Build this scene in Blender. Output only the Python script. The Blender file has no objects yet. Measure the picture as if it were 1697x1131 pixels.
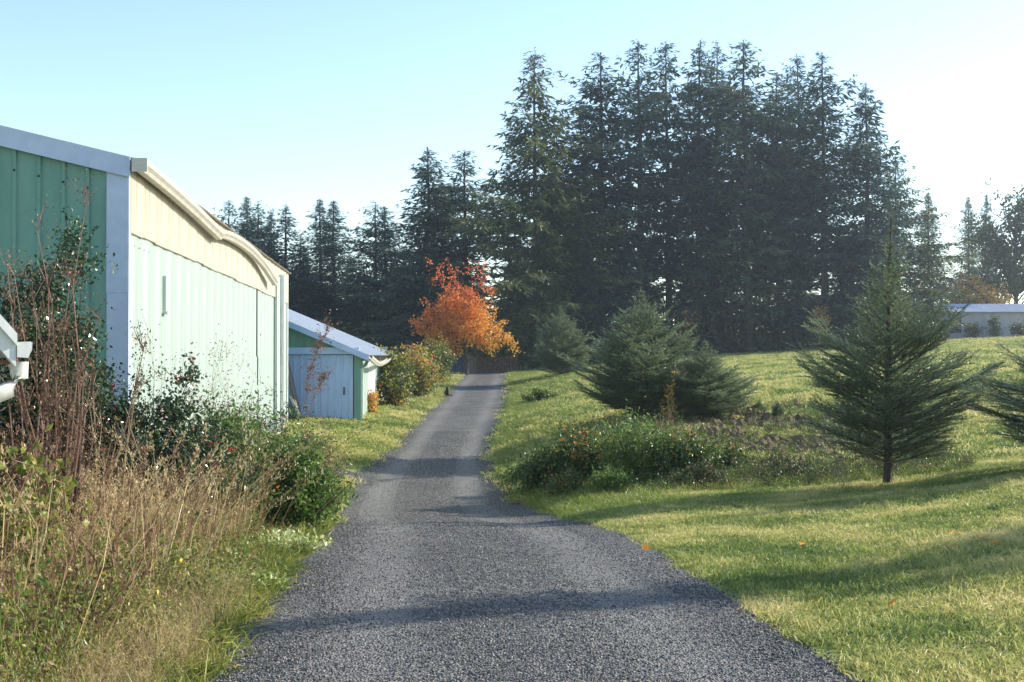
import bpy, math, random
import numpy as np
from mathutils import Vector, Matrix, Euler

random.seed(7)
rng = np.random.default_rng(11)
S = bpy.context.scene
COL = S.collection
R = math.radians

# ------------------------------------------------------------------ camera, world, sun, exposure
FPX, CX, HOR, EYE = 2100.0, 848.5, 590.0, 1.56
cam = bpy.data.cameras.new('camera')
cam.sensor_width = 36.0
cam.lens = FPX / 1697.0 * 36.0
cam.clip_start, cam.clip_end = 0.1, 4000
camo = bpy.data.objects.new('camera', cam)
COL.objects.link(camo)
camo.location = (0, 0, EYE)
camo.rotation_euler = (R(90.67), 0, 0)
S.camera = camo

SUN_AZ, SUN_EL = R(66), R(25)
world = bpy.data.worlds.new('World')
S.world = world
world.use_nodes = True
wn = world.node_tree
wn.nodes.clear()
wo = wn.nodes.new('ShaderNodeOutputWorld')
wb = wn.nodes.new('ShaderNodeBackground')
sky = wn.nodes.new('ShaderNodeTexSky')
sky.sky_type = 'NISHITA'
sky.sun_disc = False
sky.sun_elevation = SUN_EL
sky.sun_rotation = SUN_AZ
sky.air_density = 1.0
sky.dust_density = 0.25
sky.ozone_density = 1.5
wb.inputs['Strength'].default_value = 0.15
wn.links.new(sky.outputs[0], wb.inputs[0])
wn.links.new(wb.outputs[0], wo.inputs[0])

sun = bpy.data.lights.new('sun', 'SUN')
sun.energy = 4.5
sun.angle = R(0.5)
sun.color = (1.0, 0.93, 0.80)
suno = bpy.data.objects.new('sun', sun)
COL.objects.link(suno)
sd = Vector((math.sin(SUN_AZ) * math.cos(SUN_EL), math.cos(SUN_AZ) * math.cos(SUN_EL), math.sin(SUN_EL)))
suno.rotation_euler = (-sd).to_track_quat('-Z', 'Y').to_euler()
suno.location = (60, 20, 40)

S.view_settings.view_transform = 'Standard'
S.view_settings.look = 'None'
S.view_settings.gamma = 1.0
S.view_settings.use_curve_mapping = False
S.view_settings.exposure = 0.95
S.render.engine = 'CYCLES'
cy = S.cycles
cy.max_bounces = 6
cy.diffuse_bounces = 3
cy.glossy_bounces = 2
cy.transmission_bounces = 4
cy.transparent_max_bounces = 6
cy.volume_bounces = 0
cy.use_denoising = True
cy.sample_clamp_indirect = 6.0


def at(px, py, Y):
    """a place in the world at depth Y"""
    return np.array([(px - CX) / FPX * Y, Y, EYE + (HOR - py) / FPX * Y])


# ------------------------------------------------------------------ helpers
def link(o, parent=None):
    COL.objects.link(o)
    if parent is not None:
        o.parent = parent
    return o


def tag(o, label=None, cat=None, group=None, kind=None):
    if label: o['label'] = label
    if cat: o['category'] = cat
    if group: o['group'] = group
    if kind: o['kind'] = kind
    return o


def empty(name, loc=(0, 0, 0), rz=0.0):
    o = bpy.data.objects.new(name, None)
    o.empty_display_size = 0.2
    link(o)
    o.location = loc
    o.rotation_euler = (0, 0, rz)
    return o


class MB:
    """collects verts and faces for one mesh"""
    def __init__(s):
        s.V, s.F, s.T, s.n = [], [], [], 0

    def add(s, V, F, tint=0.5):
        V = np.asarray(V, dtype=np.float32).reshape(-1, 3)
        F = np.asarray(F, dtype=np.int64)
        s.V.append(V)
        s.F.append(F + s.n)
        t = np.asarray(tint, dtype=np.float32)
        s.T.append(np.broadcast_to(t, (len(V),)) if t.ndim == 0 else t)
        s.n += len(V)
        return s

    def box(s, a, b, tint=0.5):
        x0, y0, z0 = a; x1, y1, z1 = b
        V = [(x0, y0, z0), (x1, y0, z0), (x1, y1, z0), (x0, y1, z0), (x0, y0, z1), (x1, y0, z1), (x1, y1, z1), (x0, y1, z1)]
        F = [(0, 3, 2, 1), (4, 5, 6, 7), (0, 1, 5, 4), (1, 2, 6, 5), (2, 3, 7, 6), (3, 0, 4, 7)]
        return s.add(V, F, tint)

    def hull8(s, V, tint=0.5):
        F = [(0, 3, 2, 1), (4, 5, 6, 7), (0, 1, 5, 4), (1, 2, 6, 5), (2, 3, 7, 6), (3, 0, 4, 7)]
        return s.add(V, F, tint)

    def stems(s, P, Rr, sides=3, tint=0.5):
        """P (N,K,3) polylines, Rr (N,K) radii"""
        P = np.asarray(P, float); N, K, _ = P.shape
        Rr = np.broadcast_to(np.asarray(Rr, float), (N, K))
        D = np.gradient(P, axis=1)
        D /= np.linalg.norm(D, axis=2, keepdims=True) + 1e-9
        ref = np.where(np.abs(D[..., 2:3]) > 0.9, np.array([1.0, 0, 0]), np.array([0, 0, 1.0]))
        A = np.cross(D, ref); A /= np.linalg.norm(A, axis=2, keepdims=True) + 1e-9
        B = np.cross(D, A)
        ang = np.arange(sides) / sides * 2 * np.pi
        V = P[:, :, None, :] + Rr[..., None, None] * (A[:, :, None, :] * np.cos(ang)[None, None, :, None] + B[:, :, None, :] * np.sin(ang)[None, None, :, None])
        n = np.arange(N)[:, None, None] * K * sides
        k = np.arange(K - 1)[None, :, None] * sides
        j = np.arange(sides)[None, None, :]
        j2 = (j + 1) % sides
        F = np.stack([n + k + j, n + k + j2, n + k + sides + j2, n + k + sides + j], -1).reshape(-1, 4)
        t = np.asarray(tint, float)
        if t.ndim == 1: t = np.repeat(t, K * sides)
        return s.add(V, F, t)

    def leaves(s, P, D, L, W, tint=0.5, roll=None, fold=0.0):
        """rhombic leaves at P along D"""
        P = np.asarray(P, float); n = len(P)
        D = np.asarray(D, float); D = D / (np.linalg.norm(D, axis=1, keepdims=True) + 1e-9)
        L = np.broadcast_to(np.asarray(L, float), (n,))[:, None]; W = np.broadcast_to(np.asarray(W, float), (n,))[:, None]
        if roll is None: roll = rng.normal(size=(n, 3))
        N = np.cross(D, roll); N /= np.linalg.norm(N, axis=1, keepdims=True) + 1e-9
        V = np.stack([P, P + D * L * .45 + N * W * .5, P + D * L, P + D * L * .45 - N * W * .5], 1)
        if fold:
            U = np.cross(N, D)
            V[:, 1] += U * W * fold; V[:, 3] += U * W * fold
        F = np.arange(n * 4).reshape(n, 4)
        t = np.asarray(tint, float)
        if t.ndim == 1: t = np.repeat(t, 4)
        return s.add(V, F, t)

    def needles(s, P, D, side, L, W, tint=0.5):
        n = len(P)
        D = D / (np.linalg.norm(D, axis=1, keepdims=True) + 1e-9)
        N = np.cross(D, side); N /= np.linalg.norm(N, axis=1, keepdims=True) + 1e-9
        L = np.broadcast_to(np.asarray(L, float), (n,))[:, None]
        V = np.stack([P - N * W * .5, P + N * W * .5, P + D * L], 1)
        t = np.asarray(tint, float)
        if t.ndim == 1: t = np.repeat(t, 3)
        return s.add(V, np.arange(n * 3).reshape(n, 3), t)

    def mesh(s, name, mat=None, smooth=False):
        me = bpy.data.meshes.new(name)
        if s.n == 0:
            return me
        V = np.concatenate(s.V).astype(np.float32)
        me.vertices.add(len(V))
        me.vertices.foreach_set('co', V.ravel())
        idx = np.concatenate([f.ravel() for f in s.F]).astype(np.int32)
        cnt = np.concatenate([np.full(len(f), f.shape[1]) for f in s.F]).astype(np.int32)
        me.loops.add(len(idx))
        me.loops.foreach_set('vertex_index', idx)
        me.polygons.add(len(cnt))
        me.polygons.foreach_set('loop_start', np.concatenate([[0], np.cumsum(cnt)[:-1]]).astype(np.int32))
        me.polygons.foreach_set('use_smooth', np.full(len(cnt), bool(smooth)))
        at_ = me.attributes.new('tint', 'FLOAT', 'POINT')
        at_.data.foreach_set('value', np.concatenate(s.T).astype(np.float32))
        me.update(calc_edges=True)
        if mat: me.materials.append(mat)
        return me

    def build(s, name, mat, parent=None, smooth=False):
        return link(bpy.data.objects.new(name, s.mesh(name, mat, smooth)), parent)


def put(name, mesh, parent=None, loc=None):
    o = link(bpy.data.objects.new(name, mesh), parent)
    if loc is not None: o.location = loc
    return o


def unit(v):
    v = np.asarray(v, float)
    return v / (np.linalg.norm(v, axis=-1, keepdims=True) + 1e-9)


# ------------------------------------------------------------------ materials
def new_mat(name):
    m = bpy.data.materials.new(name)
    m.use_nodes = True
    nt = m.node_tree
    nt.nodes.clear()
    out = nt.nodes.new('ShaderNodeOutputMaterial')
    return m, nt, out


def N_(nt, typ, **kw):
    n = nt.nodes.new(typ)
    for k, v in kw.items():
        if k in n.inputs.keys(): n.inputs[k].default_value = v
        else: setattr(n, k, v)
    return n


def ramp(nt, stops, fac):
    r = nt.nodes.new('ShaderNodeValToRGB')
    els = r.color_ramp.elements
    while len(els) < len(stops): els.new(0.5)
    for e, (p, c) in zip(els, stops):
        e.position = p; e.color = (*c, 1)
    nt.links.new(fac, r.inputs[0])
    return r.outputs[0]


def surf(name, c1, c2, rough=0.6, scale=6.0, metal=0.0, bump=0.0, bscale=60.0, stretch=(1, 1, 1), spec=0.4, c3=None):
    m, nt, out = new_mat(name)
    b = N_(nt, 'ShaderNodeBsdfPrincipled')
    b.inputs['Roughness'].default_value = rough
    b.inputs['Metallic'].default_value = metal
    b.inputs['Specular IOR Level'].default_value = spec
    tc = N_(nt, 'ShaderNodeTexCoord')
    mp = N_(nt, 'ShaderNodeMapping'); mp.inputs['Scale'].default_value = stretch
    nt.links.new(tc.outputs['Object'], mp.inputs[0])
    n1 = N_(nt, 'ShaderNodeTexNoise'); n1.inputs['Scale'].default_value = scale; n1.inputs['Detail'].default_value = 6; n1.inputs['Roughness'].default_value = .65
    nt.links.new(mp.outputs[0], n1.inputs['Vector'])
    stops = [(0.3, c1), (0.7, c2)] if c3 is None else [(0.25, c1), (0.55, c2), (0.75, c3)]
    nt.links.new(ramp(nt, stops, n1.outputs[0]), b.inputs['Base Color'])
    if bump:
        n2 = N_(nt, 'ShaderNodeTexNoise'); n2.inputs['Scale'].default_value = bscale; n2.inputs['Detail'].default_value = 4
        nt.links.new(mp.outputs[0], n2.inputs['Vector'])
        bp = N_(nt, 'ShaderNodeBump'); bp.inputs['Strength'].default_value = bump; bp.inputs['Distance'].default_value = 0.02
        nt.links.new(n2.outputs[0], bp.inputs['Height'])
        nt.links.new(bp.outputs[0], b.inputs['Normal'])
    nt.links.new(b.outputs[0], out.inputs[0])
    return m


def leafmat(name, stops, trans=0.4, rough=0.45, spec=0.35, objrand=0.0, posnoise=0.0, pscale=0.3):
    """two-sided leaf: diffuse + gloss on top, light passing through; colour per leaf from 'tint'"""
    m, nt, out = new_mat(name)
    a = N_(nt, 'ShaderNodeAttribute'); a.attribute_name = 'tint'
    fac = a.outputs['Fac']
    if objrand:
        oi = N_(nt, 'ShaderNodeObjectInfo')
        mm = N_(nt, 'ShaderNodeMath', operation='MULTIPLY_ADD'); mm.inputs[1].default_value = objrand; mm.inputs[2].default_value = -objrand / 2
        nt.links.new(oi.outputs['Random'], mm.inputs[0])
        ad = N_(nt, 'ShaderNodeMath', operation='ADD')
        nt.links.new(fac, ad.inputs[0]); nt.links.new(mm.outputs[0], ad.inputs[1]); fac = ad.outputs[0]
    if posnoise:
        g = N_(nt, 'ShaderNodeNewGeometry')
        nz = N_(nt, 'ShaderNodeTexNoise'); nz.inputs['Scale'].default_value = pscale; nz.inputs['Detail'].default_value = 5
        nt.links.new(g.outputs['Position'], nz.inputs['Vector'])
        mm = N_(nt, 'ShaderNodeMath', operation='MULTIPLY_ADD'); mm.inputs[1].default_value = posnoise * 2; mm.inputs[2].default_value = -posnoise
        nt.links.new(nz.outputs[0], mm.inputs[0])
        ad = N_(nt, 'ShaderNodeMath', operation='ADD')
        nt.links.new(fac, ad.inputs[0]); nt.links.new(mm.outputs[0], ad.inputs[1]); fac = ad.outputs[0]
    colr = ramp(nt, stops, fac)
    b = N_(nt, 'ShaderNodeBsdfPrincipled'); b.inputs['Roughness'].default_value = rough; b.inputs['Specular IOR Level'].default_value = spec
    t = N_(nt, 'ShaderNodeBsdfTranslucent')
    mx = N_(nt, 'ShaderNodeMixShader'); mx.inputs[0].default_value = trans
    nt.links.new(colr, b.inputs['Base Color']); nt.links.new(colr, t.inputs['Color'])
    nt.links.new(b.outputs[0], mx.inputs[1]); nt.links.new(t.outputs[0], mx.inputs[2])
    nt.links.new(mx.outputs[0], out.inputs[0])
    return m


MAT = {}
MAT['green_metal'] = surf('shaded_green_metal', (.10, .235, .185), (.145, .30, .24), .45, 3.0, stretch=(1, 1, .25), c3=(.17, .32, .265))  # deeper copy of the barn green, toned for walls in shade
MAT['lit_green_metal'] = surf('sunlit_green_metal', (.31, .39, .335), (.45, .535, .475), .5, 4.5, stretch=(1, 1, .05), c3=(.52, .585, .54))  # paler copy of the barn green, sunlight on the long wall mixed in
MAT['tan_sheet'] = surf('yellowed_fibreglass', (.38, .335, .25), (.54, .50, .405), .6, 7.0, stretch=(1, 1, .15), c3=(.62, .59, .50))
MAT['white_metal'] = surf('white_trim_metal', (.42, .42, .39), (.68, .69, .67), .45, 9.0, stretch=(1, 1, .35), c3=(.78, .79, .78))
MAT['grey_trim'] = surf('galvanised_trim', (.36, .43, .55), (.46, .53, .65), .42, 4.0, metal=.15)  # galvanised grey, tinted bluer for the shaded barn corner
MAT['gutter'] = surf('cream_gutter', (.42, .40, .33), (.56, .54, .47), .4, 5.0)
MAT['roof_metal'] = surf('pale_roof_metal', (.50, .54, .58), (.64, .67, .70), .35, 2.5, metal=.3)
MAT['shade_blue_white'] = surf('white_paint_shade_tint', (.33, .46, .72), (.42, .55, .80), .45, 3.0, stretch=(1, 1, .3))  # white paint with the blue of its shade mixed into the colour
MAT['old_roof'] = surf('weathered_roof', (.30, .25, .18), (.48, .42, .32), .6, 8.0)
MAT['dark'] = surf('dark_gap', (.012, .012, .012), (.025, .022, .02), .9)
MAT['brown_wood'] = surf('brown_stained_wood', (.075, .038, .027), (.15, .08, .052), .7, 9.0, stretch=(3, 3, .4), bump=.3)
MAT['grey_wood'] = surf('weathered_grey_wood', (.12, .10, .085), (.24, .21, .17), .8, 7.0, stretch=(3, 3, .3), bump=.4)
MAT['navy_wood'] = surf('dark_blue_boards', (.025, .035, .07), (.05, .065, .12), .7, 5.0)
MAT['bark'] = surf('conifer_bark', (.035, .026, .02), (.10, .08, .065), .9, 5.0, stretch=(3, 3, .6), bump=.6, bscale=20)
MAT['twig'] = surf('reddish_twig', (.13, .065, .045), (.27, .17, .12), .7, 14.0)
MAT['pale_twig'] = surf('dry_pale_stem', (.27, .19, .10), (.45, .35, .20), .7, 14.0)
MAT['dark_twig'] = surf('dark_twig', (.04, .028, .022), (.09, .06, .045), .8, 14.0)
MAT['soffit'] = surf('brown_soffit', (.12, .06, .035), (.2, .11, .07), .7)
MAT['shed_wall'] = surf('grey_lavender_siding', (.38, .37, .40), (.48, .46, .49), .7, 2.0, stretch=(1, 1, .3))
MAT['glass'] = surf('dusty_window_glass', (.02, .022, .025), (.06, .06, .06), .1, 3.0, spec=.6)
MAT['cat_fur'] = surf('black_fur', (.008, .007, .007), (.025, .02, .017), .8, 20.0)
MAT['berry'] = surf('red_berry', (.45, .012, .012), (.62, .03, .02), .25, 30.0)
MAT['flower'] = surf('yellow_orange_petal', (.75, .42, .03), (.85, .55, .06), .6, 30.0)

MAT['conifer'] = leafmat('conifer_needles', [(0, (.018, .050, .050)), (.5, (.044, .090, .074)), (1, (.14, .175, .09))], .34, .55, .3, objrand=.4)
MAT['fir'] = leafmat('young_fir_needles', [(0, (.095, .145, .08)), (.5, (.18, .245, .125)), (1, (.34, .38, .18))], .45, .3, .6)
MAT['holly'] = leafmat('holly_leaf', [(0, (.018, .045, .016)), (.6, (.045, .09, .028)), (1, (.17, .21, .055))], .12, .22, .6)
MAT['bush_green'] = leafmat('bush_leaf_green', [(0, (.05, .11, .022)), (.5, (.12, .21, .045)), (1, (.28, .36, .08))], .45, .35)
MAT['bramble'] = leafmat('bramble_leaf', [(0, (.03, .07, .02)), (.5, (.085, .145, .035)), (.82, (.22, .26, .06)), (.93, (.40, .26, .03)), (1, (.62, .15, .025))], .35, .35)
MAT['hedge'] = leafmat('autumn_hedge_leaf', [(0, (.06, .10, .03)), (.4, (.17, .21, .05)), (.62, (.45, .36, .07)), (.88, (.68, .33, .05)), (1, (.55, .10, .09))], .4, .45)
MAT['orange'] = leafmat('orange_autumn_leaf', [(0, (.66, .44, .06)), (.35, (.75, .36, .05)), (.7, (.72, .22, .05)), (1, (.58, .09, .06))], .5, .5)
MAT['gold'] = leafmat('golden_leaf', [(0, (.35, .2, .04)), (.5, (.55, .3, .05)), (1, (.62, .42, .07))], .4, .5)
MAT['olive'] = leafmat('olive_leaf', [(0, (.03, .045, .018)), (.5, (.07, .085, .03)), (1, (.14, .13, .05))], .35, .5)
MAT['dry_leaf'] = leafmat('dry_brown_leaf', [(0, (.07, .04, .025)), (.5, (.17, .10, .06)), (1, (.34, .22, .12))], .3, .6)
MAT['redbrown'] = leafmat('redbrown_seedhead', [(0, (.09, .04, .03)), (.5, (.20, .10, .07)), (1, (.36, .22, .13))], .3, .6)
MAT['straw'] = leafmat('straw_blade', [(0, (.26, .17, .07)), (.5, (.50, .37, .18)), (1, (.68, .55, .31))], .35, .6, objrand=.5)
MAT['weed'] = leafmat('weed_leaf', [(0, (.09, .13, .025)), (.45, (.22, .26, .05)), (.75, (.40, .38, .09)), (1, (.50, .40, .16))], .4, .45, objrand=.5, posnoise=.3, pscale=1.5)
MAT['varieg'] = leafmat('variegated_leaf', [(0, (.14, .22, .04)), (.45, (.36, .43, .12)), (1, (.74, .72, .42))], .3, .45)
MAT['lawn'] = leafmat('lawn_blade', [(0, (.12, .18, .045)), (.3, (.26, .32, .08)), (.6, (.48, .46, .145)), (1, (.66, .56, .27))], .48, .45, objrand=.4, posnoise=1.6, pscale=.7)
MAT['verge'] = leafmat('verge_blade', [(0, (.11, .18, .03)), (.5, (.24, .31, .06)), (.8, (.40, .40, .12)), (1, (.55, .47, .2))], .42, .4, objrand=.4, posnoise=.3, pscale=.3)


def ground_mat():
    m, nt, out = new_mat('meadow_ground')
    b = N_(nt, 'ShaderNodeBsdfPrincipled'); b.inputs['Roughness'].default_value = .9; b.inputs['Specular IOR Level'].default_value = .15
    g = N_(nt, 'ShaderNodeNewGeometry')
    n1 = N_(nt, 'ShaderNodeTexNoise'); n1.inputs['Scale'].default_value = .35; n1.inputs['Detail'].default_value = 8; n1.inputs['Roughness'].default_value = .6
    n2 = N_(nt, 'ShaderNodeTexNoise'); n2.inputs['Scale'].default_value = 14; n2.inputs['Detail'].default_value = 5
    for n in (n1, n2): nt.links.new(g.outputs['Position'], n.inputs['Vector'])
    c1 = ramp(nt, [(.3, (.19, .25, .055)), (.5, (.34, .36, .09)), (.68, (.5, .44, .17))], n1.outputs[0])
    # patch of turned soil between the firs
    vm = N_(nt, 'ShaderNodeVectorMath', operation='DISTANCE'); vm.inputs[1].default_value = (6.0, 28.2, 0)
    mpg = N_(nt, 'ShaderNodeMapping'); mpg.inputs['Scale'].default_value = (1.0, 1.0, 0)
    nt.links.new(g.outputs['Position'], mpg.inputs[0]); nt.links.new(mpg.outputs[0], vm.inputs[0])
    n5 = N_(nt, 'ShaderNodeTexNoise'); n5.inputs['Scale'].default_value = 1.3; n5.inputs['Detail'].default_value = 6
    nt.links.new(g.outputs['Position'], n5.inputs['Vector'])
    ma = N_(nt, 'ShaderNodeMath', operation='MULTIPLY_ADD'); ma.inputs[1].default_value = 9.0
    nt.links.new(n5.outputs[0], ma.inputs[0]); nt.links.new(vm.outputs['Value'], ma.inputs[2])
    sm = ramp(nt, [(0, (1, 1, 1)), (1, (0, 0, 0))], N_(nt, 'ShaderNodeMapRange').outputs[0])
    mr = nt.nodes[-2] if False else sm.node.inputs[0].links[0].from_node
    mr.inputs['From Min'].default_value = 6.8; mr.inputs['From Max'].default_value = 8.4
    nt.links.new(ma.outputs[0], mr.inputs['Value'])
    ms = N_(nt, 'ShaderNodeMix', data_type='RGBA'); nt.links.new(sm, ms.inputs[0])
    nt.links.new(c1, ms.inputs[6]); ms.inputs[7].default_value = (.115, .07, .045, 1)
    c1 = ms.outputs[2]
    c2 = ramp(nt, [(.3, (.45, .45, .45)), (.7, (1.15, 1.15, 1.15))], n2.outputs[0])
    mx = N_(nt, 'ShaderNodeMix', data_type='RGBA', blend_type='MULTIPLY'); mx.inputs[0].default_value = 1
    nt.links.new(c1, mx.inputs[6]); nt.links.new(c2, mx.inputs[7])
    nt.links.new(mx.outputs[2], b.inputs['Base Color'])
    bp = N_(nt, 'ShaderNodeBump'); bp.inputs['Strength'].default_value = .8; bp.inputs['Distance'].default_value = .05
    nt.links.new(n2.outputs[0], bp.inputs['Height']); nt.links.new(bp.outputs[0], b.inputs['Normal'])
    nt.links.new(b.outputs[0], out.inputs[0])
    return m


def gravel_mat():
    m, nt, out = new_mat('gravel')
    b = N_(nt, 'ShaderNodeBsdfPrincipled'); b.inputs['Roughness'].default_value = .75; b.inputs['Specular IOR Level'].default_value = .3
    g = N_(nt, 'ShaderNodeNewGeometry')
    v = N_(nt, 'ShaderNodeTexVoronoi'); v.inputs['Scale'].default_value = 62
    n1 = N_(nt, 'ShaderNodeTexNoise'); n1.inputs['Scale'].default_value = 1.1; n1.inputs['Detail'].default_value = 5
    n3 = N_(nt, 'ShaderNodeTexNoise'); n3.inputs['Scale'].default_value = 9; n3.inputs['Detail'].default_value = 6
    for n in (v, n1, n3): nt.links.new(g.outputs['Position'], n.inputs['Vector'])
    sp = N_(nt, 'ShaderNodeSeparateColor'); nt.links.new(v.outputs['Color'], sp.inputs[0])
    c1 = ramp(nt, [(0, (.03, .028, .026)), (.45, (.09, .086, .08)), (.8, (.175, .168, .157)), (1, (.32, .30, .27))], sp.outputs[0])
    c2 = ramp(nt, [(.3, (.75, .75, .76)), (.7, (1.25, 1.24, 1.2))], n1.outputs[0])
    mx = N_(nt, 'ShaderNodeMix', data_type='RGBA', blend_type='MULTIPLY'); mx.inputs[0].default_value = 1
    nt.links.new(c1, mx.inputs[6]); nt.links.new(c2, mx.inputs[7])
    # worn, dusty wheel tracks
    at_ = N_(nt, 'ShaderNodeAttribute'); at_.attribute_name = 'tint'
    n4 = N_(nt, 'ShaderNodeTexNoise'); n4.inputs['Scale'].default_value = .5; n4.inputs['Detail'].default_value = 4
    nt.links.new(g.outputs['Position'], n4.inputs['Vector'])
    mw = N_(nt, 'ShaderNodeMath', operation='MULTIPLY'); nt.links.new(at_.outputs['Fac'], mw.inputs[0]); nt.links.new(n4.outputs[0], mw.inputs[1])
    mk = N_(nt, 'ShaderNodeMix', data_type='RGBA'); nt.links.new(mw.outputs[0], mk.inputs[0])
    nt.links.new(mx.outputs[2], mk.inputs[6]); mk.inputs[7].default_value = (.27, .255, .23, 1)
    nt.links.new(mk.outputs[2], b.inputs['Base Color'])
    mt = N_(nt, 'ShaderNodeMath', operation='MULTIPLY_ADD'); mt.inputs[1].default_value = -1.0
    nt.links.new(v.outputs['Distance'], mt.inputs[0]); nt.links.new(n3.outputs[0], mt.inputs[2])
    bp = N_(nt, 'ShaderNodeBump'); bp.inputs['Strength'].default_value = 1.0; bp.inputs['Distance'].default_value = .018
    nt.links.new(mt.outputs[0], bp.inputs['Height']); nt.links.new(bp.outputs[0], b.inputs['Normal'])
    nt.links.new(b.outputs[0], out.inputs[0])
    return m


def stone_mat():
    m, nt, out = new_mat('gravel_stone')
    b = N_(nt, 'ShaderNodeBsdfPrincipled'); b.inputs['Roughness'].default_value = .6
    oi = N_(nt, 'ShaderNodeObjectInfo')
    c = ramp(nt, [(0, (.03, .028, .026)), (.4, (.09, .086, .08)), (.75, (.175, .168, .157)), (.93, (.27, .25, .225)), (1, (.36, .28, .22))], oi.outputs['Random'])
    nt.links.new(c, b.inputs['Base Color']); nt.links.new(b.outputs[0], out.inputs[0])
    return m


MAT['ground'] = ground_mat()
MAT['gravel'] = gravel_mat()
MAT['stone'] = stone_mat()
MAT['soil'] = surf('turned_soil', (.11, .072, .038), (.25, .18, .10), .95, 7.0, bump=.8, bscale=30)

# ------------------------------------------------------------------ terrain
DY = np.array([-15, 0, 6, 8.1, 10.2, 12.6, 14.8, 18, 21, 24.2, 27, 33.5, 37.3, 45.6, 54.3, 68.5, 78.8, 95])
DX = np.array([.9, .4, .14, -.06, -.2, -.38, -.6, -1.0, -1.36, -1.66, -1.85, -1.85, -1.8, -1.63, -1.52, -1.55, -1.63, -1.7])
DZ = np.array([.08, .05, 0, -.03, -.1, -.24, -.42, -.78, -1.05, -1.18, -1.14, -.9, -.75, -.4, -.12, .25, .5, .6])
DW = 1.5


def dw(y): return np.interp(y, [0, 6, 10, 14, 19, 26, 31], [1.7, 1.66, 1.6, 1.62, 1.8, 1.75, 1.5])


_dy = np.arange(-15, 96, .25)
_dx = np.interp(_dy, DY, DX); _dz0 = np.interp(_dy, DY, DZ)
for _ in range(60):
    _dx[1:-1] = (_dx[:-2] + 2 * _dx[1:-1] + _dx[2:]) / 4
def drive_x(y): return np.interp(y, _dy, _dx)
def drive_z(y): return np.interp(y, DY, DZ)


ctrl = []
for y, x, z in zip(DY, DX, DZ):
    ctrl += [(x - 1.4, y, z), (x, y, z + .0), (x + 1.4, y, z)]
ctrl += [(1.9, 6, .02), (2.4, 6, .03), (4, 10, .1), (2.5, 11.5, -.14), (1.9, 15, -.32), (3.6, 16.8, -.36), (5.3, 18, -.27), (6.7, 16, .1), (1.9, 20, -.58), (.6, 24, -.86),
         (5.2, 27, -.37), (6.6, 33, .15), (8.6, 40, .6), (3.07, 32, .02), (.5, 37, -.42), (.6, 54, .02), (3, 62, .8), (13.4, 85, 1.48), (38, 95, 2.92), (23.6, 90, 2.1), (11.8, 38, .65),
         (14, 35, .75), (9.5, 25, -.2), (11.3, 28, .09), (8, 8, .3), (10, 14, .4), (16, 20, .6), (22, 50, 1.5), (48, 105, 3.2), (20, 70, 1.6), (10, 60, 1.0),
         (-4.6, 15, -.45), (-6.4, 36, -.38), (-5, 40, -.3), (-4, 33, -.5), (-3.6, 57, .15), (-6, 50, .0), (-2.2, 6, 0), (-4, 8, -.05), (-4.2, 12, -.3), (-8, 8, -.2), (-3.5, 20, -.75),
         (0, 100, .9), (-15, 100, .5), (-40, 80, 0), (40, 130, 3.3), (80, 130, 3.5), (-60, 40, -.5), (60, 40, 1.8), (30, 15, .9), (-25, 10, -.4), (15, -15, .2), (-15, -15, 0),
         (0, 300, 2), (300, 300, 3), (-300, 300, 2), (0, 1500, 2), (1500, 1500, 2), (-1500, 1500, 2)]
ctrl = np.array(ctrl, float)


def uv(x, y):
    return np.stack([x / (y + 25) * 2.5, np.log(y + 25)], -1)


CU = uv(ctrl[:, 0], ctrl[:, 1])


def tps(r2): return .5 * r2 * np.log(r2 + 1e-9)


_n = len(CU)
_K = tps(((CU[:, None] - CU[None]) ** 2).sum(-1)) + np.eye(_n) * 4e-4
_P = np.concatenate([np.ones((_n, 1)), CU], 1)
_A = np.block([[_K, _P], [_P.T, np.zeros((3, 3))]])
_w = np.linalg.solve(_A, np.concatenate([ctrl[:, 2], np.zeros(3)]))


def G(x, y):
    x = np.asarray(x, float); y = np.asarray(y, float)
    sh = np.broadcast(x, y).shape
    q = uv(np.broadcast_to(x, sh).ravel(), np.broadcast_to(y, sh).ravel())
    out = np.empty(len(q))
    for i in range(0, len(q), 20000):
        c = q[i:i + 20000]
        k = tps(((c[:, None] - CU[None]) ** 2).sum(-1))
        out[i:i + 20000] = k @ _w[:_n] + _w[_n] + c @ _w[_n + 1:]
    return out.reshape(sh)


def g1(x, y): return float(G(np.array([x]), np.array([y]))[0])


nu, nv = 240, 300
uu = np.linspace(-1.5, 1.5, nu)
uu = np.sign(uu) * np.abs(uu / 1.5) ** 1.6 * 1.5
vv = np.linspace(math.log(10), math.log(1525), nv)
UU, VV = np.meshgrid(uu, vv)
GY = np.exp(VV) - 25
GX = UU * (GY + 25)
GZ = G(GX, GY)
# ground lies a little lower beneath the gravel
GZ -= .03 * np.clip(1.25 - np.abs(GX - drive_x(GY)) / dw(GY), 0, 1) * (GY < 90)
mb = MB()
ii = np.arange(nv - 1)[:, None] * nu + np.arange(nu - 1)[None]
mb.add(np.stack([GX, GY, GZ], -1), np.stack([ii, ii + 1, ii + nu + 1, ii + nu], -1).reshape(-1, 4))
tag(mb.build('ground', MAT['ground'], smooth=True), 'grassy sloping ground of the lawn and meadow', kind='structure')


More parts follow.
